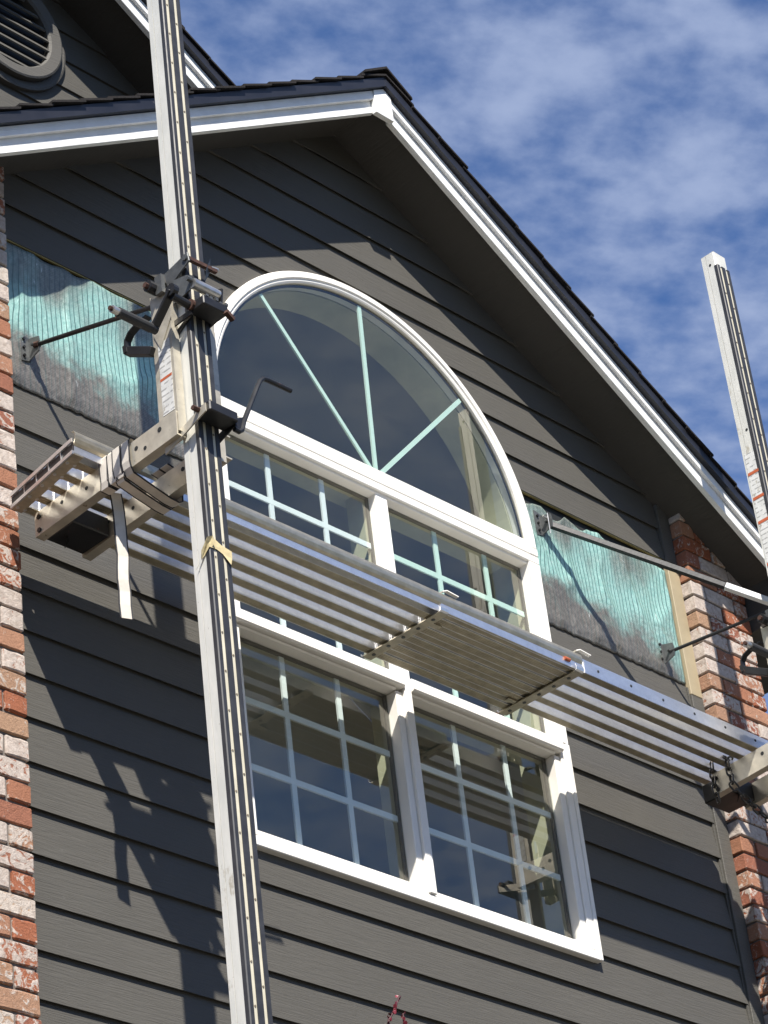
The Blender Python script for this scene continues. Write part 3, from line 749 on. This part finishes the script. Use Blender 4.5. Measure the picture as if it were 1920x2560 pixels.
rp, *_ = pole(RX, RY, 8.872, 'far scaffold pole ending against the sky at the right', True, 8.80)
# pole top cap, dark discs put in for shaded holes, and stickers
MB().box(RX, RX + PW, RY + .0063, RY + PD, 8.8725, 8.8745).build('top_cap', 'pole_alu', rp)
MB().tube([(RX - .0015, RY + .035, 8.815), (RX + .001, RY + .035, 8.815)], .006, 10).build('bolt_hole_disc', 'wrap', rp)
MB().tube([(RX - .0015, RY + .028, 7.95), (RX + .001, RY + .028, 7.95)], .006, 10).build('bolt_hole_disc', 'wrap', rp)
def sticker(parent, x, y0, y1, z0, z1, mat='label'):
    return MB().box(x - .0012, x - .0002, y0, y1, z0, z1).build('sticker' if mat == 'label' else 'red_band', mat, parent, uv=lambda c: ((c.y - y0), (c.z - z0)))
sticker(rp, RX, RY + .012, RY + .066, 7.05, 7.84)
for z in (7.735, 7.615, 7.50, 7.30): sticker(rp, RX - .0011, RY + .012, RY + .066, z, z + .014, 'red')

# torn masking tape round the near pole
tape = thing('tape_wrap', (LX, LY, 6.06), 'torn yellow masking tape stuck round the near pole', 'tape')
y = LY - .004
MB().add([(LX - .004, LY + .030, 6.032), (LX - .004, LY + .030, 6.055), (LX - .004, y, 6.074), (LX - .004, y, 6.058), (LX + .025, y, 6.060), (LX + .022, y, 6.094), (LX + .050, y, 6.052), (LX + .046, y, 6.082), (LX + .086, y - .002, 6.048), (LX + .086, y - .003, 6.072), (LX + .076, y - .006, 6.020)],
         [(0, 1, 2, 3), (3, 2, 5, 4), (4, 5, 7, 6), (6, 7, 9, 8), (6, 8, 10)]).build('band', 'tape', tape)
m = MB()
m.add([(LX - .004, LY + .036, 6.030), (LX - .010, LY + .05, 6.006), (LX - .012, LY + .055, 6.000), (LX - .008, LY + .028, 6.030), (LX - .014, y - .004, 6.088), (LX + .004, y - .010, 6.096), (LX - .016, LY + .02, 6.052), (LX + .012, y - .012, 6.074)],
      [(0, 1, 3), (1, 2, 3), (0, 3, 6), (3, 4, 6), (3, 5, 4), (3, 7, 5)])
m.build('torn_end', 'tape', tape)

# ================================================================ PUMP JACKS
def pump_jack(ox, oy, oz, far_y, label, sz=(6.462, 6.533), sy=0.0):
    """bracket riding on a pole whose front left edge stands at LX+ox, LY+oy"""
    root = thing('pump_jack', (LX + ox + .04, LY + oy + .03, 6.5 + oz), label, 'pump jack', 'pump jack brackets on the scaffold poles')
    X = lambda x: x + ox
    Y = lambda y: y + oy
    Z = lambda z: z + oz
    # uprights: C channels either side of the pole
    def chan(x0, x1, z0, z1, open_right, name='upright'):
        t = .004; m = MB()
        m.box(X(x0), X(x1), Y(-.850), Y(-.846), Z(z0), Z(z1)); m.box(X(x0), X(x1), Y(-.768), Y(-.764), Z(z0), Z(z1))
        xa = x0 if open_right else x1 - t
        m.box(X(xa), X(xa + t), Y(-.8459), Y(-.7681), Z(z0), Z(z1))
        return m.build(name, 'bracket_alu', root)
    chan(-1.878, -1.846, 6.50, 7.045, True); chan(-1.714, -1.684, 6.455, 7.010, False)
    up = MB().box(X(-1.8792), X(-1.8782), Y(-.838), Y(-.785), Z(6.585), Z(6.86)).build('sticker', 'label', root, uv=lambda c: (c.y * 1.0, c.z))
    MB().box(X(-1.8798), X(-1.8793), Y(-.838), Y(-.785), Z(6.715), Z(6.725)).build('red_band', 'red', root)
    # arms (C channels running to the wall)
    for xa, dz in ((-1.885, 0.0), (-1.690, -.004)):
        w_ = .036; t = .005
        y0, y1 = Y(-.846), far_y
        def q(x, y, z):
            f = (y - y0) / (y1 - y0); return (x, y, Z(z) + .026 * (1 - f) + dz)
        def slab(xa0, xa1, za, zb):
            return [q(xa0, y0, za), q(xa1, y0, za), q(xa1, y1, za), q(xa0, y1, za)], [q(xa0, y0, zb), q(xa1, y0, zb), q(xa1, y1, zb), q(xa0, y1, zb)]
        m = MB()
        m.hexa(*slab(X(xa), X(xa + t), 6.458, 6.547))
        m.hexa(*slab(X(xa) + t + .0002, X(xa + w_), 6.458, 6.463)); m.hexa(*slab(X(xa) + t + .0002, X(xa + w_), 6.542, 6.547))
        arm = m.build('arm', 'bracket_alu', root)
        for yy, zz, r in ((-.30, 6.51, .007), (-.42, 6.50, .007), (-.66, 6.52, .008), (-.70, 6.50, .007), (-.77, 6.53, .009)):
            if Y(yy) < far_y - .02:
                MB().tube([(X(xa) - .0012, Y(yy), Z(zz) + .012), (X(xa) + .001, Y(yy), Z(zz) + .012)], r, 10).build('bolt_hole_disc', 'wrap', arm)  # dark disc put in for the shade inside a hole
        # stiffener plate where the strap crosses
        MB().hexa([q(X(xa) + .006, Y(-.655), 6.464), q(X(xa) + w_ - .001, Y(-.655), 6.464), q(X(xa) + w_ - .001, Y(-.650), 6.464), q(X(xa) + .006, Y(-.650), 6.464)],
                  [q(X(xa) + .006, Y(-.655), 6.541), q(X(xa) + w_ - .001, Y(-.655), 6.541), q(X(xa) + w_ - .001, Y(-.650), 6.541), q(X(xa) + .006, Y(-.650), 6.541)]).build('stiffener', 'bracket_alu', arm)
    # black spacer box under the arm ends, with bolts
    m = MB(); yb = far_y
    m.box(X(-1.8475), X(-1.6915), yb - .14 + sy, yb - .004 + sy, Z(sz[0]), Z(sz[1]))
    sp = m.build('end_spacer', 'steel', root, bevel=.004)
    for zz in (6.475, 6.525): MB().tube([(X(-1.890), yb - .022, Z(zz)), (X(-1.884), yb - .022, Z(zz))], .009, 6).build('bolt', 'steel', sp)
    zb = Z(sz[0]) + .002
    MB().add([(X(-1.80), yb - .06, zb), (X(-1.775), yb - .035, zb), (X(-1.79), yb - .03, zb - .028), (X(-1.805), yb - .045, zb - .034), (X(-1.812), yb - .07, zb - .012)], [(0, 1, 2), (0, 2, 3), (0, 3, 4), (1, 2, 3, 4, 0)]).build('end_hook', 'steel', sp)
    # upper shackle
    MB().prism([(X(-1.862), Y(-.822), Z(7.128)), (X(-1.862), Y(-.832), Z(7.062)), (X(-1.862), Y(-.940), Z(7.112)), (X(-1.862), Y(-.934), Z(7.150))], (.006, 0, 0)).build('shackle_plate', 'steel_grey', root, bevel=.001)
    MB().tube([(X(-1.868), Y(-.925), Z(7.131)), (X(-1.854), Y(-.925), Z(7.131))], .011, 8).build('shackle_bolt', 'steel_grey', root)
    MB().bar((X(-1.856), Y(-.931), Z(7.127)), (X(-1.735), Y(-.931), Z(7.130)), .013, .013).build('shackle_rod', 'rust', root)
    MB().prism([(X(-1.765), Y(-.940), Z(7.165)), (X(-1.757), Y(-.925), Z(7.126)), (X(-1.778), Y(-.92), Z(7.082)), (X(-1.790), Y(-.94), Z(7.108))], (.004, .004, 0)).build('wing_plate', 'steel_grey', root)
    MB().tube([(X(-1.758), Y(-.932), Z(7.135)), (X(-1.728), Y(-.932), Z(7.140))], .006, 8).build('rod_pin', 'chrome', root)
    MB().box(X(-1.862), X(-1.856), Y(-.93), Y(-.80), Z(6.905), Z(6.925)).build('side_strap', 'steel', root)
    # roller and its cheek plates
    MB().prism([(X(-1.866), Y(-.852), Z(7.078)), (X(-1.866), Y(-.858), Z(6.985)), (X(-1.866), Y(-.935), Z(6.995)), (X(-1.866), Y(-.955), Z(7.040)), (X(-1.866), Y(-.925), Z(7.060))], (.006, 0, 0)).build('cheek_plate', 'steel_grey', root)
    MB().prism([(X(-1.752), Y(-.86), Z(7.06)), (X(-1.752), Y(-.87), Z(6.92)), (X(-1.752), Y(-.950), Z(6.930)), (X(-1.752), Y(-.965), Z(7.035)), (X(-1.752), Y(-.93), Z(7.05))], (.006, 0, 0)).build('cheek_plate', 'steel', root)
    MB().tube([(X(-1.862), Y(-.945), Z(7.018)), (X(-1.753), Y(-.945), Z(7.018))], .018, 18).build('roller', 'chrome', root, smooth=False)
    MB().tube([(X(-1.885), Y(-.945), Z(7.027)), (X(-1.865), Y(-.945), Z(7.027))], .008, 8).build('roller_bolt', 'steel_grey', root)
    # crank shaft, toothed foot block, crank arm and handle
    MB().tube([(X(-1.935), Y(-.925), Z(6.945)), (X(-1.858), Y(-.925), Z(6.940))], .014, 12).build('crank_shaft', 'steel', root)
    MB().tube([(X(-1.868), Y(-.93), Z(6.940)), (X(-1.850), Y(-.93), Z(6.940))], .019, 12).build('shaft_collar', 'rust', root)
    jb = MB().box(X(-1.858), X(-1.752), Y(-.985), Y(-.912), Z(6.918), Z(6.952)).build('jaw_block', 'steel', root, bevel=.003)
    for k in range(5): MB().box(X(-1.845 + .021 * k), X(-1.834 + .021 * k), Y(-.985 + .004 * (k % 2)), Y(-.93), Z(6.9525), Z(6.960 + .003 * (k % 3))).build('tooth', 'steel_grey', jb)
    MB().bar((X(-1.770), Y(-.99), Z(6.920)), (X(-1.735), Y(-.985), Z(6.905)), .016, .014).build('jaw_lever', 'rust', root)
    MB().prism([(X(-1.848), Y(-.911), Z(6.93)), (X(-1.848), Y(-.911), Z(6.915)), (X(-1.848), Y(-.77), Z(6.83)), (X(-1.848), Y(-.77), Z(6.86))], (.004, 0, 0)).build('jaw_web', 'steel', root)
    c0 = Vector((X(-1.934), Y(-.925), Z(6.966))); c1 = Vector((X(-1.934), Y(-.829), Z(6.872)))
    MB().bar(c0, c1, .012, .030, up=(1, 0, 0)).build('crank_arm', 'steel', root, bevel=.002)
    for p, r in ((c0, .022), (c1, .015)):
        MB().tube([p + Vector((-.010, 0, 0)), p + Vector((.010, 0, 0))], r, 12).build('crank_boss', 'steel', root)
    MB().tube([c1 + Vector((-.012, 0, 0)), c1 + Vector((-.150, -.002, -.002))], .0165, 14).build('handle_grip', 'grip', root)
    MB().tube([c1 + Vector((-.1505, -.002, -.002)), c1 + Vector((-.176, -.003, -.002))], .013, 12).build('handle_end', 'chrome', root)
    MB().tube([c1 + Vector((-.1762, -.003, -.002)), c1 + Vector((-.186, -.003, -.002))], .008, 8).build('handle_nut', 'rust', root)
    # jagged guide plate and knob at the top of the upright
    MB().prism([(X(-1.8815), Y(-.768), Z(7.056)), (X(-1.8815), Y(-.800), Z(7.022)), (X(-1.8815), Y(-.858), Z(7.056)), (X(-1.8815), Y(-.856), Z(6.93)), (X(-1.8815), Y(-.800), Z(6.835)), (X(-1.8815), Y(-.772), Z(6.90))], (.003, 0, 0)).build('guide_plate', 'bracket_alu', root)
    MB().tube([(X(-1.925), Y(-.806), Z(7.062)), (X(-1.882), Y(-.806), Z(7.062))], .020, 10).build('lock_knob', 'steel', root)
    MB().tube([(X(-1.937), Y(-.806), Z(7.060)), (X(-1.9252), Y(-.806), Z(7.060))], .010, 6).build('knob_bolt', 'rust', root)
    MB().box(X(-1.9), X(-1.884), Y(-.845), Y(-.815), Z(7.03), Z(7.10)).build('knob_tab', 'steel_grey', root)
    # pedal hook behind the upright
    hk = [(X(-1.885), Y(-.76), Z(6.985)), (X(-1.885), Y(-.70), Z(6.978)), (X(-1.885), Y(-.672), Z(6.968)), (X(-1.885), Y(-.655), Z(6.948)), (X(-1.885), Y(-.652), Z(6.925))]
    MB().ribbon(hk, (.026, 0, 0), .006).build('pedal_hook', 'steel', root)
    MB().bar((X(-1.885), Y(-.652), Z(6.928)), (X(-1.885), Y(-.655), Z(6.898)), .03, .016, up=(0, 1, 0)).build('hook_end', 'steel', root)
    MB().bar((X(-1.885), Y(-.655), Z(6.908)), (X(-1.885), Y(-.768), Z(6.842)), .026, .030).build('pedal_bar', 'steel', root, bevel=.002)
    # lower foot block and bent crank bar
    MB().box(X(-1.862), X(-1.742), Y(-.975), Y(-.906), Z(6.515), Z(6.552)).build('foot_block', 'steel', root, bevel=.004)
    MB().tube([(X(-1.893), Y(-.93), Z(6.533)), (X(-1.862), Y(-.93), Z(6.533))], .009, 6).build('foot_bolt', 'rust', root)
    for xx in (-1.868, -1.742): MB().prism([(X(xx), Y(-.96), Z(6.545)), (X(xx), Y(-.96), Z(6.515)), (X(xx), Y(-.77), Z(6.455)), (X(xx), Y(-.77), Z(6.485))], (.005, 0, 0)).build('foot_web', 'bracket_alu' if xx < -1.8 else 'steel', root)
    MB().prism([(X(-1.741), Y(-.955), Z(6.540)), (X(-1.696), Y(-.955), Z(6.565)), (X(-1.690), Y(-.955), Z(6.540)), (X(-1.712), Y(-.955), Z(6.505)), (X(-1.740), Y(-.955), Z(6.508))], (0, .006, 0)).build('bar_gusset', 'steel', root)
    pts = [(-1.741, 6.502), (-1.722, 6.500), (-1.708, 6.512), (-1.697, 6.548), (-1.62, 6.715), (-1.606, 6.742), (-1.590, 6.758), (-1.572, 6.762), (-1.467, 6.764)]
    MB().tube([(X(a), Y(-.952), Z(b)) for a, b in pts], .0085, 8).build('crank_bar', 'steel', root)
    return root
pump_jack(0, 0, 0, -.165, 'pump jack bracket with crank and arms on the near pole')
DX, DY, DZ = RX - LX, RY - LY, -.018
pump_jack(DX, DY, DZ, -.285, 'pump jack bracket with crossed chain on the right pole', (6.466, 6.546), .085)

# ================================================================ PLANKS
def rib(m, x0, x1, y0, w_, zb, zt):
    """open box rib under a plank: two webs and a grooved bottom"""
    t = .0025
    m.box(x0, x1, y0, y0 + t, zb, zt); m.box(x0, x1, y0 + w_ - t, y0 + w_, zb, zt); m.box(x0, x1, y0 + t + .0001, y0 + w_ - t - .0001, zt - .003, zt - .0005)
    return m
def rib_bottom(m, x0, x1, y0, w_, zb):
    t = .0025; n = 4; p = (w_ - 2 * t) / n
    for k in range(n):
        a = y0 + t + p * k
        m.box(x0, x1, a + .0001, a + p * .62, zb - .0012, zb + .0018); m.box(x0, x1, a + p * .62, a + p - .0001, zb + .0006, zb + .0020)
    return m
ZB = 6.555
def plank(x0, x1, y_first, n, w_, pitch, zb, zdeck, deck_x, label):
    root = thing('scaffold_plank', ((x0 + x1) / 2, -.31, zb), label, 'scaffold plank', 'extending scaffold planks')
    ye = y_first + pitch * (n - 1) + w_
    for k in range(n):
        y0 = y_first + pitch * k
        xe = x0 + (.004 + .0105 * k if deck_x > x0 + .05 else .004)
        if deck_x > x0 + .05:
            rib(MB(), xe, x0 + .0695, y0, w_, zb, zdeck).build('rib_end', 'plank', root)
            rib(MB(), x0 + .070, deck_x - .0005, y0 + .003, w_ - .006, zb, zb + .044).build('rib_end', 'plank', root)
        rr = rib(MB(), max(x0 + .004, deck_x), x1 - .004, y0, w_, zb, zdeck).build('rib', 'plank', root)
        rib_bottom(MB(), xe, x1 - .004, y0, w_, zb).build('rib_bottom', 'plank_under', rr)

    return root, ye
# outer plank (left), inner plank (right)
op, oye = plank(-2.005, .432, -.472, 5, .038, .0725, ZB, 6.611, -1.875, 'left wider scaffold plank reaching from the brick pier to mid window')
# rolled near side rail
pr = [(-.4985, 6.556), (-.5015, 6.556), (-.5015, 6.5825), (-.4985, 6.5825)]
MB().prism([(-2.005, a, b) for a, b in pr], (2.437, 0, 0)).build('side_rail', 'plank', op)
pr = [(-.4990, 6.583), (-.5020, 6.583), (-.5090, 6.592), (-.5135, 6.604), (-.5145, 6.616), (-.5120, 6.628), (-.5060, 6.635), (-.4985, 6.636), (-.4985, 6.633), (-.505, 6.632), (-.509, 6.626), (-.511, 6.616), (-.5105, 6.605), (-.506, 6.595)]
MB().prism([(-2.005, a, b) for a, b in pr], (2.437, 0, 0)).build('rail_lip', 'plank_under', op)  # brown rib material puts the ground's reflection into the lip colour
pr2 = [(-.146, 6.556), (-.142, 6.556), (-.142, 6.612), (-.150, 6.612), (-.150, 6.609), (-.146, 6.608)]
MB().prism([(-1.956, a, b) for a, b in pr2], (2.388, 0, 0)).build('side_rail', 'plank', op)
# riveted end plate with slots: a plate under the rib ends plus the channel cap
def skew(xa, xb, z0, z1):
    """plan strip along the plank end, which runs slightly off square"""
    q = lambda z: [(xa, -.503, z), (xb, -.503, z), (xb + .046, -.143, z), (xa + .046, -.143, z)]
    return MB().hexa(q(z0), q(z1))
ep = skew(-2.004, -1.966, 6.5495, 6.5525).build('end_plate', 'plank_under', op)
for k in range(5):
    for dx in (0, .030):
        xr_ = -1.990 + .0093 * k + dx
        MB().tube([(xr_, -.453 + .0725 * k, 6.5520), (xr_, -.453 + .0725 * k, 6.5455 + dx * .1)], .006, 8).build('rivet', 'plank', ep)
skew(-2.012, -2.006, 6.549, 6.562).build('end_lip', 'plank', op); skew(-2.012, -2.006, 6.594, 6.608).build('end_lip', 'plank', op)
skew(-2.0055, -2.0035, 6.563, 6.593).build('end_cap', 'steel', op)
ip, iye = plank(-.330, 1.640, -.5075, 5, .0335, .0725, ZB + .004, 6.6185, -.330, 'right narrower scaffold plank sliding out toward the far pole')
MB().box(.44, 1.64, -.5115, -.5080, 6.557, 6.606).build('side_rail', 'plank', ip)
for k in range(6):
    MB().tube([(.52 + .19 * k, -.5127, 6.588), (.52 + .19 * k, -.511, 6.588)], .006, 8).build('rail_hole_disc', 'wrap', ip)  # dark disc painted for a shaded hole in the rail
# clip straps under the overlap, with rivets
for nm, par, xa in (('clip_strap', ip, -.345), ('clip_strap', op, .382)):
    cs = MB().box(xa, xa + .042, -.512, -.128, 6.5465, 6.5505).build(nm, 'plank_under', par)
    MB().ribbon([(xa + .02, -.510, 6.549), (xa + .02, -.517, 6.553), (xa + .02, -.519, 6.562), (xa + .02, -.516, 6.575)], (.042, 0, 0), .003).build('clip_end', 'plank', cs)
    MB().ribbon([(xa + .02, -.130, 6.549), (xa + .02, -.123, 6.552), (xa + .02, -.121, 6.560)], (.042, 0, 0), .003).build('clip_end', 'plank', cs)
    for k in range(5):
        MB().tube([(xa + .021, -.46 + .074 * k, 6.5462), (xa + .021, -.46 + .074 * k, 6.5445)], .0075, 10).build('rivet', 'steel_grey', cs)
for xa, ya in ((-.27, -.43), (.365, -.215)):
    MB().box(xa - .035, xa + .012, ya - .010, ya + .010, 6.5475, 6.5515).build('latch_tab', 'plank_under', op)
for xa in (-.32, .40):
    MB().ribbon([(xa, -.510, 6.637), (xa + .02, -.514, 6.645), (xa + .08, -.514, 6.640)], (0, .014, 0), .004).build('latch_clip', 'vinyl', op)
MB().tube([(.33, -.509, 6.585), (.36, -.509, 6.585)], .0075, 10).build('locking_knob', 'red', op)

# ================================================================ STRAP
st = thing('ratchet_strap', (-1.87, -.55, 6.5), 'pale webbing strap with black edges tied round the near bracket arms, loose end hanging', 'strap')
def strap(name, pts, wv, closed=False):
    m = MB().ribbon(pts, wv, .0026, closed).build(name, 'web', st)
    W = Vector(wv if not isinstance(wv, list) else wv[0])
    for sgn in (-1, 1):
        off = W * (.5 * sgn) + W.normalized() * (.0012 * sgn)
        MB().ribbon([Vector(p) + off for p in pts], W.normalized() * .0042, .0032, closed).build('edge_binding', 'web_edge', m)
    return m
def wrap(yc, dy):
    xa, xb, za, zb = -1.889, -1.846, 6.465, 6.5665
    s = .010; z0 = lambda y: y
    return [(xa, yc - dy, za + .012 + s), (xa, yc, zb - .004 + s), (xa + .006, yc, zb + .006 + s), (xb - .004, yc, zb + .008 + s), (xb + .004, yc + dy * .3, zb + s), (xb + .004, yc + dy * .6, za + s), (xb - .004, yc + dy, za - .012 + s), (xa + .004, yc + dy, za - .010 + s)]
for yc, dy in ((-.508, .004), (-.546, -.004), (-.584, .006)):
    strap('loop', wrap(yc, dy), (0, .034, 0), True)
# band slung under both arms
for (ya, yb, dz) in ((-.617, -.585, 0.0), (-.575, -.545, -.006)):
    z1 = 6.475 + dz
    pts = [(-1.845, ya, 6.585), (-1.880, ya, 6.588), (-1.8925, ya, 6.575), (-1.8935, ya, 6.50), (-1.889, ya, 6.478), (-1.875, ya + .004, 6.462 + dz), (-1.80, ya + .012, 6.452 + dz), (-1.70, yb - .004, 6.446 + dz), (-1.662, yb, 6.447 + dz), (-1.646, yb, 6.456), (-1.643, yb, 6.50), (-1.645, yb, 6.555), (-1.655, yb, 6.572), (-1.70, yb, 6.580)]
    strap('sling', pts, (0, .034, 0))
tail = [(-1.838, -.500, 6.470), (-1.826, -.492, 6.452), (-1.812, -.482, 6.42), (-1.806, -.478, 6.37), (-1.804, -.477, 6.30), (-1.800, -.476, 6.26), (-1.806, -.478, 6.21), (-1.808, -.478, 6.17), (-1.803, -.476, 6.13), (-1.806, -.477, 6.08), (-1.803, -.477, 6.032)]
strap('tail', tail, (.034, -.012, 0))

# ================================================================ BRACES to the wall
def wall_plate(root, x, z, w_=.045, h_=.115, mat='steel_grey'):
    b = MB().prism([(x - w_ / 2, -.013, z - h_ / 2), (x + w_ / 2, -.013, z - h_ / 2 + .012), (x + w_ / 2, -.013, z + h_ / 2 - .012), (x - w_ / 2, -.013, z + h_ / 2)], (0, -.006, 0)).build('wall_plate', mat, root)
    for dx in (.012,):
        MB().prism([(x + dx, -.0195, z - .045), (x + dx, -.070, z - .030), (x + dx, -.075, z), (x + dx, -.070, z + .030), (x + dx, -.0195, z + .045)], (.005, 0, 0)).build('ear', mat, root)
    for zz in (-.035, 0, .035):
        MB().tube([(x - .012, -.0195, z + zz), (x - .012, -.026, z + zz)], .006, 6).build('lag_screw', 'steel', b)
    MB().tube([(x - .005, -.050, z), (x + .032, -.050, z)], .006, 8).build('pivot_bolt', mat, root)
br = thing('wall_brace', (-1.755, -.04, 7.35), 'thin steel rod brace from a wall plate over the left foil to the near pole', 'brace', 'braces between wall and poles')
wall_plate(br, -1.760, 7.350)
MB().tube([(-1.748, -.050, 7.351), (-1.640, -.755, 7.203)], .0085, 10).build('rod', 'steel', br)
MB().tube([(-1.748, -.050, 7.351), (-1.745, -.070, 7.346)], .012, 8).build('rod_eye', 'rust', br)
b2 = thing('wall_brace', (.985, -.04, 7.66), 'square black tube brace with white sleeve right of the arch', 'brace', 'braces between wall and poles')
wall_plate(b2, .965, 7.665, .05, .12)
P0 = Vector((.985, -.05, 7.655)); D2 = Vector((.757, -.70, -.536)); pt = lambda t: P0 + D2 * t
MB().bar(pt(.0), pt(.655), .024, .024).build('tube', 'steel', b2, bevel=.002)
tag(MB().bar(pt(.6555), pt(.905), .0265, .0265).build('sleeve', 'tube_white', b2, bevel=.002), 'scuffed white sleeve')
MB().bar(pt(.883), pt(.904), .0268, .0268).build('sleeve_band', 'red', b2)
MB().bar(pt(.906), pt(1.12), .024, .024).build('tube', 'steel', b2, bevel=.002)
MB().tube([(.953, -.052, 7.685), (1.0, -.052, 7.672)], .005, 8).build('hitch_pin', 'chrome', b2); MB().tube([(.972, -.06, 7.70), (.972, -.06, 7.60)], .0025, 6).build('pin_wire', 'chrome', b2)
b3 = thing('wall_brace', (1.675, -.05, 7.28), 'thin steel rod brace from a wall plate at the right foil corner', 'brace', 'braces between wall and poles')
wall_plate(b3, 1.662, 7.285, .04, .11)
MB().tube([(1.675, -.050, 7.280), (1.84, -.75, 7.302)], .0075, 10).build('rod', 'steel', b3)

# ================================================================ CHAIN on the right bracket
ch = thing('chain', (1.46, -.35, 6.5), 'dark steel link chain looped over the right bracket arm', 'chain')
def link(c, d, roll):
    d = Vector(d).normalized(); a = Vector((0, 0, 1)) if abs(d.z) < .9 else Vector((1, 0, 0)); s1 = d.cross(a).normalized(); s2 = d.cross(s1)
    sx = s1 * math.cos(roll) + s2 * math.sin(roll); L, Wd = .022, .0125; pts = []
    for k in range(14):
        t = 2 * math.pi * k / 14; cx = math.cos(t); pts.append(Vector(c) + d * ((L - Wd) * (1 if cx > 0 else -1) * (1 if abs(cx) > .05 else 0) + Wd * cx) + sx * Wd * math.sin(t))
    return MB().tube(pts, .0042, 6, closed=True).build('link', 'chain', ch, smooth=True)
def chain_path(pts, step=.034):
    pts = [Vector(p) for p in pts]; dist = 0; k = 0
    for a, b in zip(pts[:-1], pts[1:]):
        L = (b - a).length; d = (b - a).normalized()
        while dist < L:
            link(a + d * dist, d, (k % 2) * math.pi / 2 + .5); k += 1; dist += step
        dist -= L
AX = -1.885 + DX
chain_path([(AX + .03, -.365, 6.575), (AX - .006, -.372, 6.566), (AX - .009, -.385, 6.44), (AX + .02, -.400, 6.395), (AX + .10, -.405, 6.350), (AX + .15, -.41, 6.325), (AX + .20, -.42, 6.345), (AX + .215, -.42, 6.44)])
chain_path([(AX - .006, -.30, 6.560), (AX - .009, -.298, 6.47), (AX + .0, -.296, 6.42)])

# ================================================================ SHRUB twig
sh = thing('red_leaved_shrub', (-1.15, -.8, 0), 'thin burgundy leaved shrub tip at the bottom edge', 'shrub')
def twig(pts, seed, dens=.010, z_from=4.3):
    rnd = random.Random(seed)
    MB().tube(pts, [.007 * (1 - i / (len(pts))) + .0011 for i in range(len(pts))], 6).build('stem', 'stem', sh)
    V = [Vector(p) for p in pts]
    for a, b in zip(V[:-1], V[1:]):
        n = max(1, int((b - a).length / dens)) if b.z > z_from else int((b - a).length / .12)
        for k in range(n):
            p = a.lerp(b, (k + rnd.random()) / n); an = rnd.uniform(0, 6.28); o = Vector((math.cos(an), math.sin(an), rnd.uniform(.2, 1.1))).normalized()
            s = o.cross(Vector((rnd.uniform(-1, 1), rnd.uniform(-1, 1), .3))).normalized(); L = rnd.uniform(.010, .019); W_ = L * .42; nn = o.cross(s) * .003
            q = [p, p + o * L * .35 + s * W_ * .8 + nn, p + o * L * .75 + s * W_ * .8, p + o * L, p + o * L * .75 - s * W_ * .8, p + o * L * .35 - s * W_ * .8 + nn]
            leaf_meshes.append(q)
leaf_meshes = []
twig([(-1.10, -.8, 0.0), (-1.13, -.79, 1.5), (-1.17, -.80, 3.0), (-1.20, -.80, 4.2), (-1.195, -.80, 4.66), (-1.175, -.80, 4.73), (-1.140, -.80, 4.775), (-1.118, -.80, 4.820)], 1)
twig([(-1.15, -.80, 3.6), (-1.12, -.80, 4.4), (-1.112, -.80, 4.70), (-1.110, -.80, 4.765)], 5)
lm = MB().add(leaf_meshes[0], [tuple(range(6))])
for q in leaf_meshes[:290]:
    c = q[0]; MB().add(q, [tuple(range(6))]).build('leaf', 'leaf_red', sh, origin=tuple(c))
